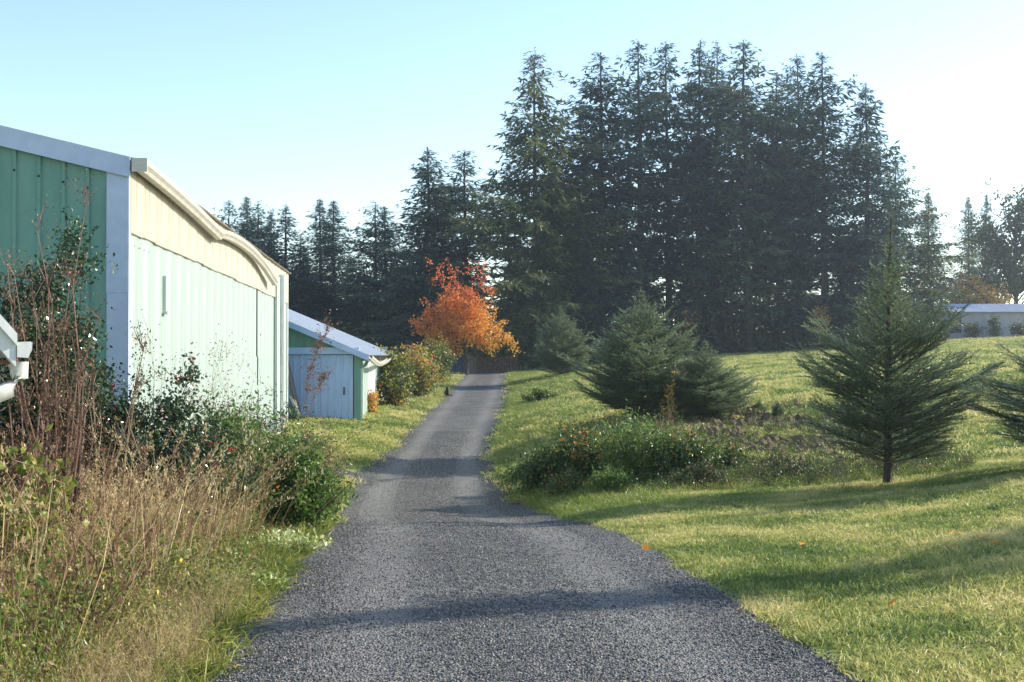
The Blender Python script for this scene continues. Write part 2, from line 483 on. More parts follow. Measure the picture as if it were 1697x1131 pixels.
def strip(cx, cy, half, n_across=9, lift=.02, wob=.1, seed=3):
    r = np.random.default_rng(seed)
    d = np.stack([np.gradient(cx), np.gradient(cy)], -1); d = unit(d)
    nrm = np.stack([d[:, 1], -d[:, 0]], -1)
    k = np.linspace(-1, 1, n_across)
    wl = half + np.convolve(r.normal(size=len(cx)), np.ones(5) / 5, 'same') * wob
    wr = half + np.convolve(r.normal(size=len(cx)), np.ones(5) / 5, 'same') * wob
    off = np.where(k[None] < 0, wl[:, None], wr[:, None]) * k[None]
    X = cx[:, None] + nrm[:, :1] * off; Y = cy[:, None] + nrm[:, 1:] * off
    Z = G(X, Y) + lift - .035 * np.abs(k[None]) ** 6
    # two faint wheel tracks
    Z -= .012 * np.exp(-((np.abs(k[None]) - .5) / .16) ** 2)
    n, m = X.shape
    ii = np.arange(n - 1)[:, None] * m + np.arange(m - 1)[None]
    tr_ = np.exp(-((np.abs(k[None]) - .5) / .17) ** 2) * np.ones((n, 1))
    return np.stack([X, Y, Z], -1), np.stack([ii, ii + 1, ii + m + 1, ii + m], -1).reshape(-1, 4), tr_.ravel()


ys = np.concatenate([np.arange(-14, 30, .2), np.arange(30, 96, .6)])
V, F, T = strip(drive_x(ys), ys, dw(ys), 25)
tag(MB().add(V, F, T).build('driveway', MAT['gravel'], smooth=True), 'dark gravel driveway climbing to the brown gate', kind='structure')
tt = np.linspace(0, 1, 24)
V, F, T = strip(-2.6 - 5.0 * tt, 27.3 + 1.2 * tt, .8, 9, lift=.012, wob=.15, seed=9)
tag(MB().add(V, F, T * 0).build('path', MAT['gravel'], smooth=True), 'short gravel spur leaving the driveway towards the barn', kind='structure')

# ------------------------------------------------------------------ buildings
def corr(L, h, pitch, amp, seg=6, trap=False):
    """corrugated sheet in local XZ, ribs along Z, outward +Y"""
    if trap:
        xs, ys_ = [0.0], [0.0]
        c = pitch / 2
        while c < L - .02:
            for dx, dy in ((-.035, 0), (-.018, amp), (.018, amp), (.035, 0)):
                xs.append(c + dx); ys_.append(dy)
            c += pitch
        xs.append(L); ys_.append(0.0)
        xs, ys_ = np.array(xs), np.array(ys_)
    else:
        n = max(2, int(L / pitch * seg))
        xs = np.linspace(0, L, n + 1); ys_ = amp * np.sin(xs / pitch * 2 * np.pi)
    return xs, ys_


def sheet(xs, ys_, z0, z1, thick=.004):
    """z0, z1: scalars or per-column arrays"""
    n = len(xs)
    z0 = np.broadcast_to(np.asarray(z0, float), (n,)); z1 = np.broadcast_to(np.asarray(z1, float), (n,))
    a = np.stack([xs, ys_, z0], -1); b = np.stack([xs, ys_, z1], -1)
    a2 = a - [0, thick, 0]; b2 = b - [0, thick, 0]
    V = np.concatenate([a, b, a2, b2])
    i = np.arange(n - 1)
    F = np.concatenate([np.stack([i, i + 1, n + i + 1, n + i], -1), np.stack([2 * n + i + 1, 2 * n + i, 3 * n + i, 3 * n + i + 1], -1),
                        np.stack([n + i, n + i + 1, 3 * n + i + 1, 3 * n + i], -1), np.stack([i + 1, i, 2 * n + i, 2 * n + i + 1], -1)])
    return V, F


def xf(V, o, ex, ey, ez=(0, 0, 1)):
    """local (x,y,z) -> o + x*ex + y*ey + z*ez"""
    V = np.asarray(V, float)
    return np.asarray(o, float) + V[:, :1] * np.asarray(ex, float) + V[:, 1:2] * np.asarray(ey, float) + V[:, 2:3] * np.asarray(ez, float)


def sweep(path, prof):
    """sweep open profile (x across, z up) along a path; across = horizontal normal"""
    path = np.asarray(path, float); prof = np.asarray(prof, float)
    d = unit(np.gradient(path, axis=0))
    s = unit(np.cross(d, [0, 0, 1.0])); u = np.cross(s, d)
    V = path[:, None] + s[:, None] * prof[None, :, :1] + u[:, None] * prof[None, :, 1:]
    n, m = V.shape[:2]
    ii = np.arange(n - 1)[:, None] * m + np.arange(m - 1)[None]
    return V.reshape(-1, 3), np.stack([ii, ii + 1, ii + m + 1, ii + m], -1).reshape(-1, 4)


GUT = [(-.055, .06), (-.055, -.05), (.02, -.055), (.035, -.02), (.06, .01), (.065, .06), (.05, .064), (.058, .055), (.05, .01), (.028, -.015), (.015, -.048), (-.048, -.044), (-.048, .06)]

# ---- the big green barn, local frame: +X out of the long wall, +Y along it
BL, BW = 20.9, 12.0
barn = empty('barn', (-4.575, 15.0, -.45), math.atan2(.0864, 1))
tag(barn, 'long pale green metal barn with yellowed upper strip and sagging gutter', 'barn')
EAVE, BORD = 4.34, 3.52
SL = .236
pw = .8
nB = int(round(BL / pw)); pw = BL / nB
xs, ysx = corr(pw, 1, .1, .019)
lowm = [MB().add(xf(sheet(xs, ysx, -.4, BORD)[0], (0, 0, 0), (0, 1, 0), (1, 0, 0)), sheet(xs, ysx, -.4, BORD)[1]).mesh('wall_panel', MAT['lit_green_metal'])]
xs2, ys2 = corr(pw, 1, .0897, .019)
V, F = sheet(xs2, ys2, BORD - .03, EAVE)
upm = MB().add(xf(V, (.036, 0, 0), (0, 1, 0), (1, 0, 0)), F).mesh('upper_panel', MAT['tan_sheet'])
for i in range(nB):
    put('wall_panel', lowm[0], barn, (random.uniform(-.003, .003), i * pw, random.uniform(-.02, .02)))
    put('upper_panel', upm, barn, (random.uniform(0, .006), i * pw, random.uniform(-.015, .015)))
# gable sheets, ribs facing the camera side (-Y)
gw = .84
for i in range(int(BW / gw) + 1):
    x1 = -.02 - i * gw; x0 = max(x1 - gw, -BW)
    xs_, yr = corr(x1 - x0, 1, .28, .028, trap=True)
    rx = x1 - xs_
    ztop = EAVE - .12 + SL * np.minimum(-rx, BW + rx)
    V, F = sheet(xs_, yr, -.4, ztop)
    MB().add(xf(V, (x1, 0, 0), (-1, 0, 0), (0, -1, 0)), F).build('gable_panel', MAT['green_metal'], barn)
# far gable and hidden long wall
MB().box((-BW, BL - .05, -.4), (-.03, BL - .02, EAVE - .05)).build('rear_wall', MAT['green_metal'], barn)
MB().box((-BW, .02, -.4), (-BW + .03, BL - .05, EAVE)).build('side_wall', MAT['green_metal'], barn)
# corner trims
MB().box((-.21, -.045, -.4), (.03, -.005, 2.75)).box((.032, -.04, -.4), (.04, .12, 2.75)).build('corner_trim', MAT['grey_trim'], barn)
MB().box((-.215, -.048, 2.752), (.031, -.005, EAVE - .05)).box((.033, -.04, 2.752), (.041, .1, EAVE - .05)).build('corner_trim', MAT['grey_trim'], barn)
MB().box((.03, BL - .16, -.4), (.045, BL + .02, EAVE - .05)).build('corner_trim', MAT['white_metal'], barn)
# rake fascia both halves
for sgn in (0, 1):
    xa, xb = (.06, -BW / 2) if sgn == 0 else (-BW - .06, -BW / 2)
    za, zb = EAVE - .02, EAVE + SL * BW / 2
    f = MB()
    for (o, t, dz0, dz1) in ((-.085, -.05, -.20, .035), (-.10, -.0855, -.205, -.165)):
        f.hull8([(xa, o, za + dz0), (xb, o, zb + dz0), (xb, t, zb + dz0), (xa, t, za + dz0), (xa, o, za + dz1), (xb, o, zb + dz1), (xb, t, zb + dz1), (xa, t, za + dz1)])
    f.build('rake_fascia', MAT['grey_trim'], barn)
# fascia board below the eave, then corrugated roof sheets
MB().box((-.02, .0, EAVE - .03), (.018, BL, EAVE + .0)).build('eave_board', MAT['old_roof'], barn)
xs3, ys3 = corr(pw, 1, .076, .013)
for sgn in (0, 1):
    hw = BW / 2 + .12
    V, F = sheet(xs3, ys3, 0, hw * math.sqrt(1 + SL * SL))
    c = 1 / math.sqrt(1 + SL * SL)
    if sgn == 0: V2 = xf(V, (.12, 0, EAVE + .0), (0, 1, 0), (SL * c, 0, c), (-c, 0, SL * c))
    else: V2 = xf(V, (-BW - .12, 0, EAVE + .0), (0, 1, 0), (-SL * c, 0, c), (c, 0, SL * c))
    rm = MB().add(V2, F).mesh('roof_sheet', MAT['old_roof'])
    for i in range(nB):
        put('roof_sheet', rm, barn, (0, -.03 + i * (BL + .06) / nB, random.uniform(-.008, .008)))
# sagging gutter: two lengths that have come loose
def gut_path(pts, n=26):
    p = np.array(pts, float)
    t = np.linspace(0, 1, n); s = np.linspace(0, 1, len(p))
    # smooth through points
    q = np.stack([np.interp(t, s, p[:, k]) for k in range(3)], -1)
    for _ in range(4):
        q[1:-1] = (q[:-2] + 2 * q[1:-1] + q[2:]) / 4
    return q
PROF = np.array(GUT) * 1.2
V, F = sweep(gut_path([(.17, -.1, EAVE - .07), (.17, 1.6, EAVE - .10), (.18, 3.6, EAVE - .17), (.19, 5.2, EAVE - .25), (.2, 6.35, EAVE - .31)]), PROF)
MB().add(V, F).build('gutter', MAT['gutter'], barn)
V, F = sweep(gut_path([(.19, 6.2, EAVE - .285), (.18, 7.4, EAVE - .20), (.17, 9.2, EAVE - .16), (.18, 11.2, EAVE - .19), (.21, 13.2, EAVE - .33), (.25, 15.2, EAVE - .60)]), PROF)
MB().add(V, F).build('gutter', MAT['gutter'], barn)
for y in (.15, 1.4):
    MB().box((.02, y, EAVE - .08), (.1, y + .03, EAVE - .05)).build('gutter_bracket', MAT['gutter'], barn)
MB().box((.09, -.13, EAVE - .16), (.27, -.105, EAVE + .0)).build('gutter_end_cap', MAT['gutter'], barn)
# white door post with green jamb, seams and vent flap
MB().box((.03, 17.95, -.4), (.2, 18.03, EAVE - .22)).build('door_post', MAT['white_metal'], barn)
MB().box((.03, 17.2, -.4), (.1, 17.94, EAVE - .3)).build('door_jamb', MAT['lit_green_metal'], barn)
for (y, z0, z1) in ((13.35, 2.0, 3.55), (13.5, 1.35, 2.0), (13.6, .5, 1.25)):
    MB().box((.012, y, z0), (.034, y + .05, z1)).build('door_seam', MAT['dark'], barn)
MB().box((.016, 2.24, 2.62), (.06, 2.28, 3.1)).box((.016, 2.24, 2.58), (.08, 2.42, 2.615)).build('vent_flap', MAT['lit_green_metal'], barn)
for k in range(12):   # gable screw heads
    x = -.44 - .28 * k
    z = EAVE - .45 + SL * -x
    MB().box((x - .012, -.034, z - .012), (x + .012, -.026, z + .012)).build('screw', MAT['dark'], barn)

fb = MB()
for z in (.6, 1.9, 3.35, 3.62):
    for i in range(70):
        y = .12 + i * .298; o_ = .05 if z > 3.5 else .018
        fb.box((o_, y - .006, z - .006), (o_ + .006, y + .006, z + .006))
tag(fb.build('fasteners', MAT['grey_trim'], barn), kind='stuff')

# ---- blue-white shed behind
SZ = -.32
shed = empty('shed', (-4.68, 38.0, SZ), R(1.4))
tag(shed, 'low shed with big blue-shaded white sliding door and pale metal roof behind the barn', 'shed')
SE, SW, SLn = 1.92, 9.0, .43   # eave height, width, length
S2 = .425
def srake(x): return SE + .06 + S2 * (-x)
# sliding door of ribbed sheets
sdoor = MB().box((-3.78, -.045, -.15), (-.1, -.02, 1.9)).build('sliding_door', MAT['shade_blue_white'], shed)
for i in range(6):
    w = .62
    x1 = -.08 - i * w
    xs_, yr = corr(w, 1, .207, .02, trap=True)
    V, F = sheet(xs_, yr, -.15, 1.9)
    MB().add(xf(V, (x1, -.05, 0), (-1, 0, 0), (0, -1, 0)), F).build('panel', MAT['shade_blue_white'], sdoor)
MB().box((-.36, -.105, .72), (-.33, -.075, .95)).build('handle', MAT['dark'], sdoor)
MB().box((-SW, -.16, 1.93), (.12, -.02, 2.13)).build('door_track_cover', MAT['shade_blue_white'], shed)
for i in range(7):
    w = .66
    x1 = -.35 - i * w
    xs_, yr = corr(w, 1, .22, .02, trap=True)
    V, F = sheet(xs_, yr, 2.1, srake(x1 - xs_) - .05)
    MB().add(xf(V, (x1, -.01, 0), (-1, 0, 0), (0, -1, 0)), F).build('gable_panel', MAT['green_metal'], shed)
MB().box((-.05, -.06, -.2), (.16, .06, SE - .02)).build('corner_post', MAT['green_metal'], shed)
MB().box((.10, .5, -.2), (.16, .58, SE - .1)).build('downpipe', MAT['white_metal'], shed)
# side wall: green, dark gap, white board
for (y0, y1, m, nm) in ((.75, 3.4, 'lit_green_metal', 'side_panel'), (3.5, 6.2, 'white_metal', 'side_panel'), (6.25, 12, 'lit_green_metal', 'side_panel')):
    xs_, yr = corr(y1 - y0, 1, .22, .018, trap=True)
    V, F = sheet(xs_, yr, -.3, SE - .02)
    MB().add(xf(V, (.05, y0, 0), (0, 1, 0), (1, 0, 0)), F).build(nm, MAT[m], shed)
MB().box((-.3, .06, -.2), (.02, .74, SE)).build('dark_recess', MAT['dark'], shed)
MB().box((-SW, 11.9, -.3), (0, 11.98, SE + .3)).build('rear_wall', MAT['green_metal'], shed)
for i in range(8):      # roof sheets running up the slope
    y0 = -.3 + i * 1.58; L = 1.575
    xs_, yr = corr(L, 1, .26, .02, trap=True)
    c = 1 / math.sqrt(1 + S2 * S2)
    V, F = sheet(xs_, yr, 0, 5.2)
    MB().add(xf(V, (.42, y0, SE - .02), (0, 1, 0), (S2 * c, 0, c), (-c, 0, S2 * c)), F).build('roof_sheet', MAT['roof_metal'], shed)
xa, xb = .42, -4.5
MB().hull8([(xa, -.36, SE - .2), (xb, -.36, SE - .2 - S2 * (xb - xa)), (xb, -.31, SE - .2 - S2 * (xb - xa)), (xa, -.31, SE - .2),
            (xa, -.36, SE - .03), (xb, -.36, SE - .03 - S2 * (xb - xa)), (xb, -.31, SE - .03 - S2 * (xb - xa)), (xa, -.31, SE - .03)]).build('rake_fascia', MAT['shade_blue_white'], shed)
for i in range(15):
    y = -.05 + i * .8
    MB().box((.06, y, SE - .19), (.36, y + .05, SE - .05)).build('rafter_tail', MAT['grey_wood'], shed)
V, F = sweep(gut_path([(.45, -.3, SE - .1), (.47, 1.0, SE - .22), (.48, 2.6, SE - .33), (.47, 5, SE - .28), (.45, 9, SE - .12), (.45, 11.5, SE - .06)]), np.array(GUT) * 1.1)
MB().add(V, F).build('gutter', MAT['gutter'], shed)
V, F = sweep(gut_path([(.40, -.25, SE - .16), (.3, -.1, SE - .32), (.16, -.08, SE - .38), (.14, .3, SE - .40)]), np.array(GUT) * .7)
MB().add(V, F).build('loose_elbow', MAT['green_metal'], shed)

# ---- boards leaning by the barn's far corner
lb = empty('leaning_board', (-6.62, 36.9, g1(-6.6, 36.9)), R(4))
MB().hull8([(.40, -.02, 0), (.45, -.02, 0), (.45, .9, 0), (.40, .9, 0), (-.05, -.02, 1.9), (.0, -.02, 1.9), (.0, .9, 1.9), (-.05, .9, 1.9)]).build('board', MAT['grey_wood'], lb)
MB().hull8([(.50, -.09, -.05), (.57, -.09, -.05), (.57, -.03, -.05), (.50, -.03, -.05), (.12, -.09, .75), (.19, -.09, .75), (.19, -.03, .75), (.12, -.03, .75)]).build('rail', MAT['white_metal'], lb)
tag(lb, 'weathered grey board leaning against the barn end beside the blue-shaded white door', 'board')

# ---- grey shed far right
fs = empty('far_shed', (0, 0, 0)); fs.location = (35.6, 106, 3.0)
tag(fs, 'long grey shed with blue metal roof beyond the meadow', 'shed')
for i in range(11):
    if i == 1: continue
    MB().box((i * 1.0, 0, -.4), (i * 1.0 + .985, .08, 2.2)).build('wall_panel', MAT['shed_wall'], fs)
MB().box((1.0, .02, -.4), (1.985, .08, .55)).build('wall_panel', MAT['shed_wall'], fs)
win = MB().box((1.0, .05, .55), (1.985, .07, 2.1)).build('window', MAT['glass'], fs)
for (a, b) in (((1.0, -.04, .5), (1.985, .04, .58)), ((1.0, -.04, 2.08), (1.985, .04, 2.2)), ((1.0, -.04, .582), (1.07, .04, 2.078)), ((1.915, -.04, .582), (1.985, .04, 2.078))):
    MB().box(a, b).build('frame', MAT['navy_wood'], win)
MB().box((0, 3.9, -.4), (11, 4, 2.6)).box((0, .1, -.4), (.08, 3.88, 2.4)).box((10.92, .1, -.4), (11, 3.88, 2.4)).build('rear_wall', MAT['shed_wall'], fs)
MAT['blue_roof'] = surf('blue_grey_roof', (.30, .36, .50), (.42, .48, .62), .35, 2.0, metal=.2)
for i in range(11):
    MB().hull8([(i - .1, -.35, 2.2), (i + .885, -.35, 2.2), (i + .885, 2.1, 2.95), (i - .1, 2.1, 2.95), (i - .1, -.35, 2.25), (i + .885, -.35, 2.25), (i + .885, 2.1, 3.0), (i - .1, 2.1, 3.0)]).build('roof_sheet', MAT['blue_roof'], fs)
MB().hull8([(-.1, 2.1, 2.95), (10.9, 2.1, 2.95), (10.9, 4.3, 2.2), (-.1, 4.3, 2.2), (-.1, 2.1, 3.0), (10.9, 2.1, 3.0), (10.9, 4.3, 2.25), (-.1, 4.3, 2.25)]).build('rear_roof', MAT['blue_roof'], fs)

# ---- outbuilding at the left edge of the picture: only the eave end of its gable shows
ob = empty('outbuilding', (-2.505, 6.3, 0), R(37))     # local -Y faces the camera, the roof runs back along +Y
tag(ob, 'outbuilding roof edge with white gutter and downspout at the left frame edge', 'building')
EO, PK = 1.56, 1.15
def ox(x): return EO - PK * x
for sg in (0, 1):
    f = MB()
    xa, xb = (.03, -2.0) if sg == 0 else (-4.03, -2.0)
    za, zb = ox(.03), ox(-2.0)
    for (y0, y1, d0, d1) in ((-.03, .01, -.02, .135), (-.05, -.031, .085, .145)):
        f.hull8([(xa, y0, za + d0), (xb, y0, zb + d0), (xb, y1, zb + d0), (xa, y1, za + d0), (xa, y0, za + d1), (xb, y0, zb + d1), (xb, y1, zb + d1), (xa, y1, za + d1)])
    f.build('rake_board', MAT['white_metal'], ob)
    for k in range(4):
        y0 = .012 + k * .8
        MB().hull8([(xa, y0, za + .10), (xb, y0, zb + .10), (xb, y0 + .795, zb + .10), (xa, y0 + .795, za + .10), (xa, y0, za + .14), (xb, y0, zb + .14), (xb, y0 + .795, zb + .14), (xa, y0 + .795, za + .14)]).build('roof_sheet', MAT['grey_trim'], ob)
GP = np.array([(-.045, .05), (-.045, -.05), (.03, -.055), (.045, -.02), (.055, .0), (.058, .055), (.05, .058), (.047, .01), (.02, -.045), (-.038, -.042), (-.038, .05)]) * .72
V, F = sweep([(.065, -.03, EO + .03), (.065, 1, EO + .03), (.065, 2, EO + .03), (.065, 3.2, EO + .03)], GP)
MB().add(V, F).build('gutter', MAT['white_metal'], ob)
CP = GP[:6]
MB().add(np.concatenate([np.stack([.065 + CP[:, 0], np.full(6, -.03), EO + .03 + CP[:, 1]], -1), np.stack([.065 + CP[:, 0], np.full(6, -.038), EO + .03 + CP[:, 1]], -1)]), [(0, 1, 2, 3, 4, 5), (11, 10, 9, 8, 7, 6)]).build('gutter_end_cap', MAT['white_metal'], ob)
for k in range(4):
    MB().box((-.5, .015 + k * .8, EO - .04), (.028, .015 + k * .8 + .795, EO - .022)).build('soffit_panel', MAT['soffit'], ob)
MB().box((-3.5, .3, -.3), (-.5, 3.1, EO + .3)).build('wall', MAT['shed_wall'], ob)
V_ = np.array([[(.07, .06, EO - .03), (.07, .06, EO - .10), (.02, .06, EO - .17), (-.12, .07, EO - .23), (-.32, .1, EO - .30), (-.43, .15, EO - .38), (-.45, .2, EO - .5), (-.45, .24, -.05)]])
MB().stems(V_, np.full((1, 8), .045), 10).build('downspout', MAT['white_metal'], ob, smooth=True)

# ------------------------------------------------------------------ gate, fence, post, cat
gz = g1(-1.2, 79)
gate = empty('gate', (-2.05, 79.2, gz))
tag(gate, 'brown wooden picket gate across the end of the driveway', 'gate')
for i in range(13):
    MB().box((i * .172 + .05, -.02, .08), (i * .172 + .145, .005, 1.0 - .04 * math.sin(i * .4))).build('picket', MAT['brown_wood'], gate)
for z in (.18, .52, .86):
    MB().box((.0, .006, z), (2.3, .05, z + .1)).build('rail', MAT['brown_wood'], gate)
for x in (-.06, 2.32):
    MB().box((x - .06, -.06, -.1), (x + .06, .06, 1.1)).build('gate_post', MAT['brown_wood'], gate)
fen = empty('board_fence', (-3.9, 79.4, g1(-3.0, 79.3)))
tag(fen, 'dark blue board fence between the autumn hedge and the gate', 'fence')
for i in range(9):
    if i in (5,): continue
    MB().box((i * .19, -.015, .0), (i * .19 + .165, .015, 1.05 - (i % 3) * .04)).build('board', MAT['navy_wood' if i < 5 else 'grey_wood'], fen)
for z in (.2, .8):
    MB().box((0, .018, z), (1.75, .06, z + .08)).build('rail', MAT['grey_wood'], fen)
for x in (-.08, 1.0):
    MB().box((x, .0615, -.1), (x + .09, .15, 1.2)).build('fence_post', MAT['grey_wood'], fen)
pp = at(684, 600, 53)
wp = empty('wooden_post', (pp[0], 53, g1(pp[0], 53)))
MB().hull8([(-.13, -.13, -.2), (.13, -.13, -.2), (.13, .13, -.2), (-.13, .13, -.2), (-.12, -.12, 1.95), (.12, -.12, 1.95), (.12, .12, 1.95), (-.12, .12, 1.95)]).build('post', MAT['grey_wood'], wp)
MB().hull8([(-.15, -.15, 1.951), (.15, -.15, 1.951), (.15, .15, 1.951), (-.15, .15, 1.951), (-.06, -.06, 2.0), (.06, -.06, 2.0), (.06, .06, 2.0), (-.06, .06, 2.0)]).build('cap', MAT['grey_wood'], wp)
tag(wp, 'thick weathered wooden post standing up out of the autumn hedge', 'post')


def skin_mesh(name, pts, edges, radii, mat, sub=2):
    me = bpy.data.meshes.new(name)
    me.from_pydata(pts, edges, [])
    o = bpy.data.objects.new(name, me)
    COL.objects.link(o)
    md = o.modifiers.new('skin', 'SKIN')
    for v, r in zip(me.skin_vertices[0].data, radii):
        v.radius = r if isinstance(r, tuple) else (r, r)
    me.skin_vertices[0].data[0].use_root = True
    sb = o.modifiers.new('sub', 'SUBSURF'); sb.levels = sub; sb.render_levels = sub
    dg = bpy.context.evaluated_depsgraph_get()
    ev = bpy.data.meshes.new_from_object(o.evaluated_get(dg))
    ev.name = name
    bpy.data.objects.remove(o)
    ev.materials.clear(); ev.materials.append(mat)
    ev.polygons.foreach_set('use_smooth', np.ones(len(ev.polygons), dtype=bool))
    return ev


# sitting cat facing the camera, tail lying out to the right
cp = [(0, .06, .085), (0, .02, .17), (0, -.02, .25), (0, -.04, .31), (0, -.075, .335), (0, -.115, .325),          # rump, chest, shoulders, neck, head, muzzle
      (.07, .03, .06), (.085, -.06, .03), (-.07, .03, .06), (-.085, -.06, .03),                                     # haunches and hind feet
      (.035, -.05, .18), (.04, -.075, .09), (.04, -.085, .02), (-.035, -.05, .18), (-.04, -.075, .09), (-.04, -.085, .02),
      (.03, -.062, .365), (.042, -.062, .40), (-.03, -.062, .365), (-.042, -.062, .40),                            # ears
      (.05, .13, .035), (.14, .14, .022), (.23, .10, .02), (.29, .06, .02)]                                         # tail
ce = [(0, 1), (1, 2), (2, 3), (3, 4), (4, 5), (0, 6), (6, 7), (0, 8), (8, 9), (2, 10), (10, 11), (11, 12), (2, 13), (13, 14), (14, 15), (4, 16), (16, 17), (4, 18), (18, 19), (0, 20), (20, 21), (21, 22), (22, 23)]
cr = [.085, .085, .06, .042, .05, .026, .05, .028, .05, .028, .028, .021, .022, .028, .021, .022, .018, .006, .018, .006, .024, .019, .017, .012]
cat = put('cat', skin_mesh('cat', cp, ce, cr, MAT['cat_fur']))
cpos = at(740, 656, 53.6)
cat.location = (cpos[0] + .02, 53.6, g1(cpos[0], 53.6) + .02)
cat.rotation_euler = (0, 0, R(20))
tag(cat, 'small black cat sitting at the left edge of the driveway', 'cat')

# ------------------------------------------------------------------ conifers
def conifer(seed, H=20.0, R0=3.2, cb=.08, nwh=42, per=5, up=.25, droop=.45, spray=.42, swid=.15, power=.85, gap=.12, step=.30):
    r = np.random.default_rng(seed)
    tr = MB(); cr = MB()
    k = np.linspace(0, 1, 12)
    bend = np.cumsum(r.normal(size=(12, 2)) * .035, 0) * np.array([1, 1])
    TP = np.stack([bend[:, 0], bend[:, 1], k * H], -1)
    tr.stems(TP[None], (H * .0105 * (1 - k) ** .9 + .015)[None], 8)
    Pa, Da, La, Ta, Ra = [], [], [], [], []
    BP, BR = [], []
    sect = r.uniform(.55, 1.3, 8)
    zs = cb + (1 - cb) * (np.linspace(0, 1, nwh) ** .92)
    for wi, t in enumerate(zs[:-1]):
        tc = (t - cb) / (1 - cb)
        Rz = R0 * min(1.0, ((1 - tc) / power) ** .9) * (0.7 + .3 * min(1, tc * 6)) + .06
        wob = r.uniform(.62, 1.18)
        n = per + (1 if r.random() < .4 else 0) + (1 if tc > .6 else 0)
        a0 = r.uniform(0, 6.28)
        for j in range(n):
            if r.random() < gap: continue
            a = a0 + j / n * 6.283 + r.normal() * .25
            L = Rz * wob * r.uniform(.6, 1.15) * sect[int((a % 6.283) / 6.284 * 8)]
            z0 = t * H + r.normal() * .12
            ht = np.array([np.interp(z0, TP[:, 2], TP[:, 0]), np.interp(z0, TP[:, 2], TP[:, 1]), z0])
            hd = np.array([math.cos(a), math.sin(a), 0]); sd_ = np.array([-math.sin(a), math.cos(a), 0])
            u = up + .55 * tc ** 2 + r.normal() * .07
            dr = droop * (1 - .75 * tc)
            s = np.linspace(0, 1, 6)
            bp = ht + hd * (L * s)[:, None] + np.array([0, 0, 1]) * (L * (u * s - dr * s ** 1.7 + .22 * dr * s ** 4))[:, None]
            BP.append(bp); BR.append((.012 * L + .012) * (1 - s * .85))
            m = max(3, int(L / step)); tsz = min(1.0, .42 + (1 - tc) * 4.5)
            for q in np.linspace(.12, 1.0, m):
                pb = np.array([np.interp(q, s, bp[:, c]) for c in range(3)])
                for sg in (-1, 1):
                    ang = r.uniform(.6, 1.05)
                    ln = (.18 * tsz + .42 * L * (1 - q) * (.55 + .45 * min(1, q * 4))) * r.uniform(.7, 1.2)
                    d = hd * math.cos(ang) + sd_ * sg * math.sin(ang) + np.array([0, 0, r.normal() * .12 - .12])
                    ns = max(1, int(ln / (spray * .55)))
                    f = (np.arange(ns) + r.random(ns) * .6) / ns
                    pts = pb + d * (ln * f)[:, None] + np.array([0, 0, -1]) * (ln * .42 * f ** 2)[:, None] + r.normal(size=(ns, 3)) * .05
                    for rep in range(3):
                        Pa.append(pts + r.normal(size=(ns, 3)) * .04)
                        dd = d + r.normal(size=(ns, 3)) * .42 + np.array([0, 0, -.28])
                        Da.append(dd)
                        La.append(spray * tsz * r.uniform(.6, 1.25, ns))
                        Ta.append(np.clip(.32 + .42 * q + r.normal(size=ns) * .17, 0, 1))
                        Ra.append(np.array([0, 0, 1.0]) + r.normal(size=(ns, 3)) * .55)
    # leader
    n = 40
    Pa.append(np.array([0, 0, H * .955]) + np.array([bend[-1, 0], bend[-1, 1], 0]) + np.stack([np.zeros(n), np.zeros(n), r.uniform(0, H * .045, n)], -1))
    aa = r.uniform(0, 6.28, n)
    Da.append(np.stack([np.cos(aa), np.sin(aa), r.uniform(.5, 1.4, n)], -1)); La.append(r.uniform(.08, .2, n)); Ta.append(np.full(n, .6)); Ra.append(r.normal(size=(n, 3)))
    tr.stems(np.array(BP), np.array(BR), 3)
    P = np.concatenate(Pa); D = np.concatenate(Da); L = np.concatenate(La)
    cr.leaves(P, D, L, swid * (L / spray), np.concatenate(Ta), np.concatenate(Ra))
    return tr.mesh('trunk', MAT['bark']), cr.mesh('crown', MAT['conifer'])


CON = [
    conifer(1, 20, 5.2, .05, 36, 5, .22, .42, .46, .115, .6, .08, .25),      # broad open
    conifer(2, 20, 3.5, .08, 42, 5, .28, .50, .42, .11, .48, .18, .27),       # tall column
    conifer(3, 20, 3.3, .12, 38, 5, .30, .40, .40, .11, .44, .28, .27),       # gappy column
    conifer(4, 20, 3.8, .04, 46, 6, .18, .62, .42, .11, .75, .10, .28),       # drooping cone
    conifer(5, 20, 3.2, .04, 50, 6, .34, .30, .36, .10, .85, .06, .27),       # neat cone
    conifer(6, 20, 3.5, .14, 36, 5, .16, .70, .46, .12, .44, .26, .28),       # ragged
    conifer(7, 20, 3.5, .08, 38, 5, .36, .45, .44, .115, .46, .26, .28),      # round-shouldered
    conifer(8, 20, 3.0, .10, 44, 4, .15, .55, .40, .11, .6, .16, .27),        # slim drooping
]
CON[0][1].materials.clear()
CON[0][1].materials.append(leafmat('sunlit_fir_needles', [(0, (.03, .055, .026)), (.5, (.075, .105, .04)), (1, (.19, .20, .07))], .32, .5, .35))  # lighter olive copy of the needles; sun on the broad fir put into the colour
print('conifer polys', [len(c[1].polygons) for c in CON])


def tree(name, x, y, top, variant, wid, label, rz, group=None, cat='tree', base=None):
    z = g1(x, y) - .15 if base is None else base
    t = empty(name, (x, y, z), rz)
    s = (top - z) / 20.0
    t.scale = (wid * s, wid * s, s)
    put('trunk', CON[variant][0], t); put('crown', CON[variant][1], t)
    tag(t, label, cat, group)
    return t


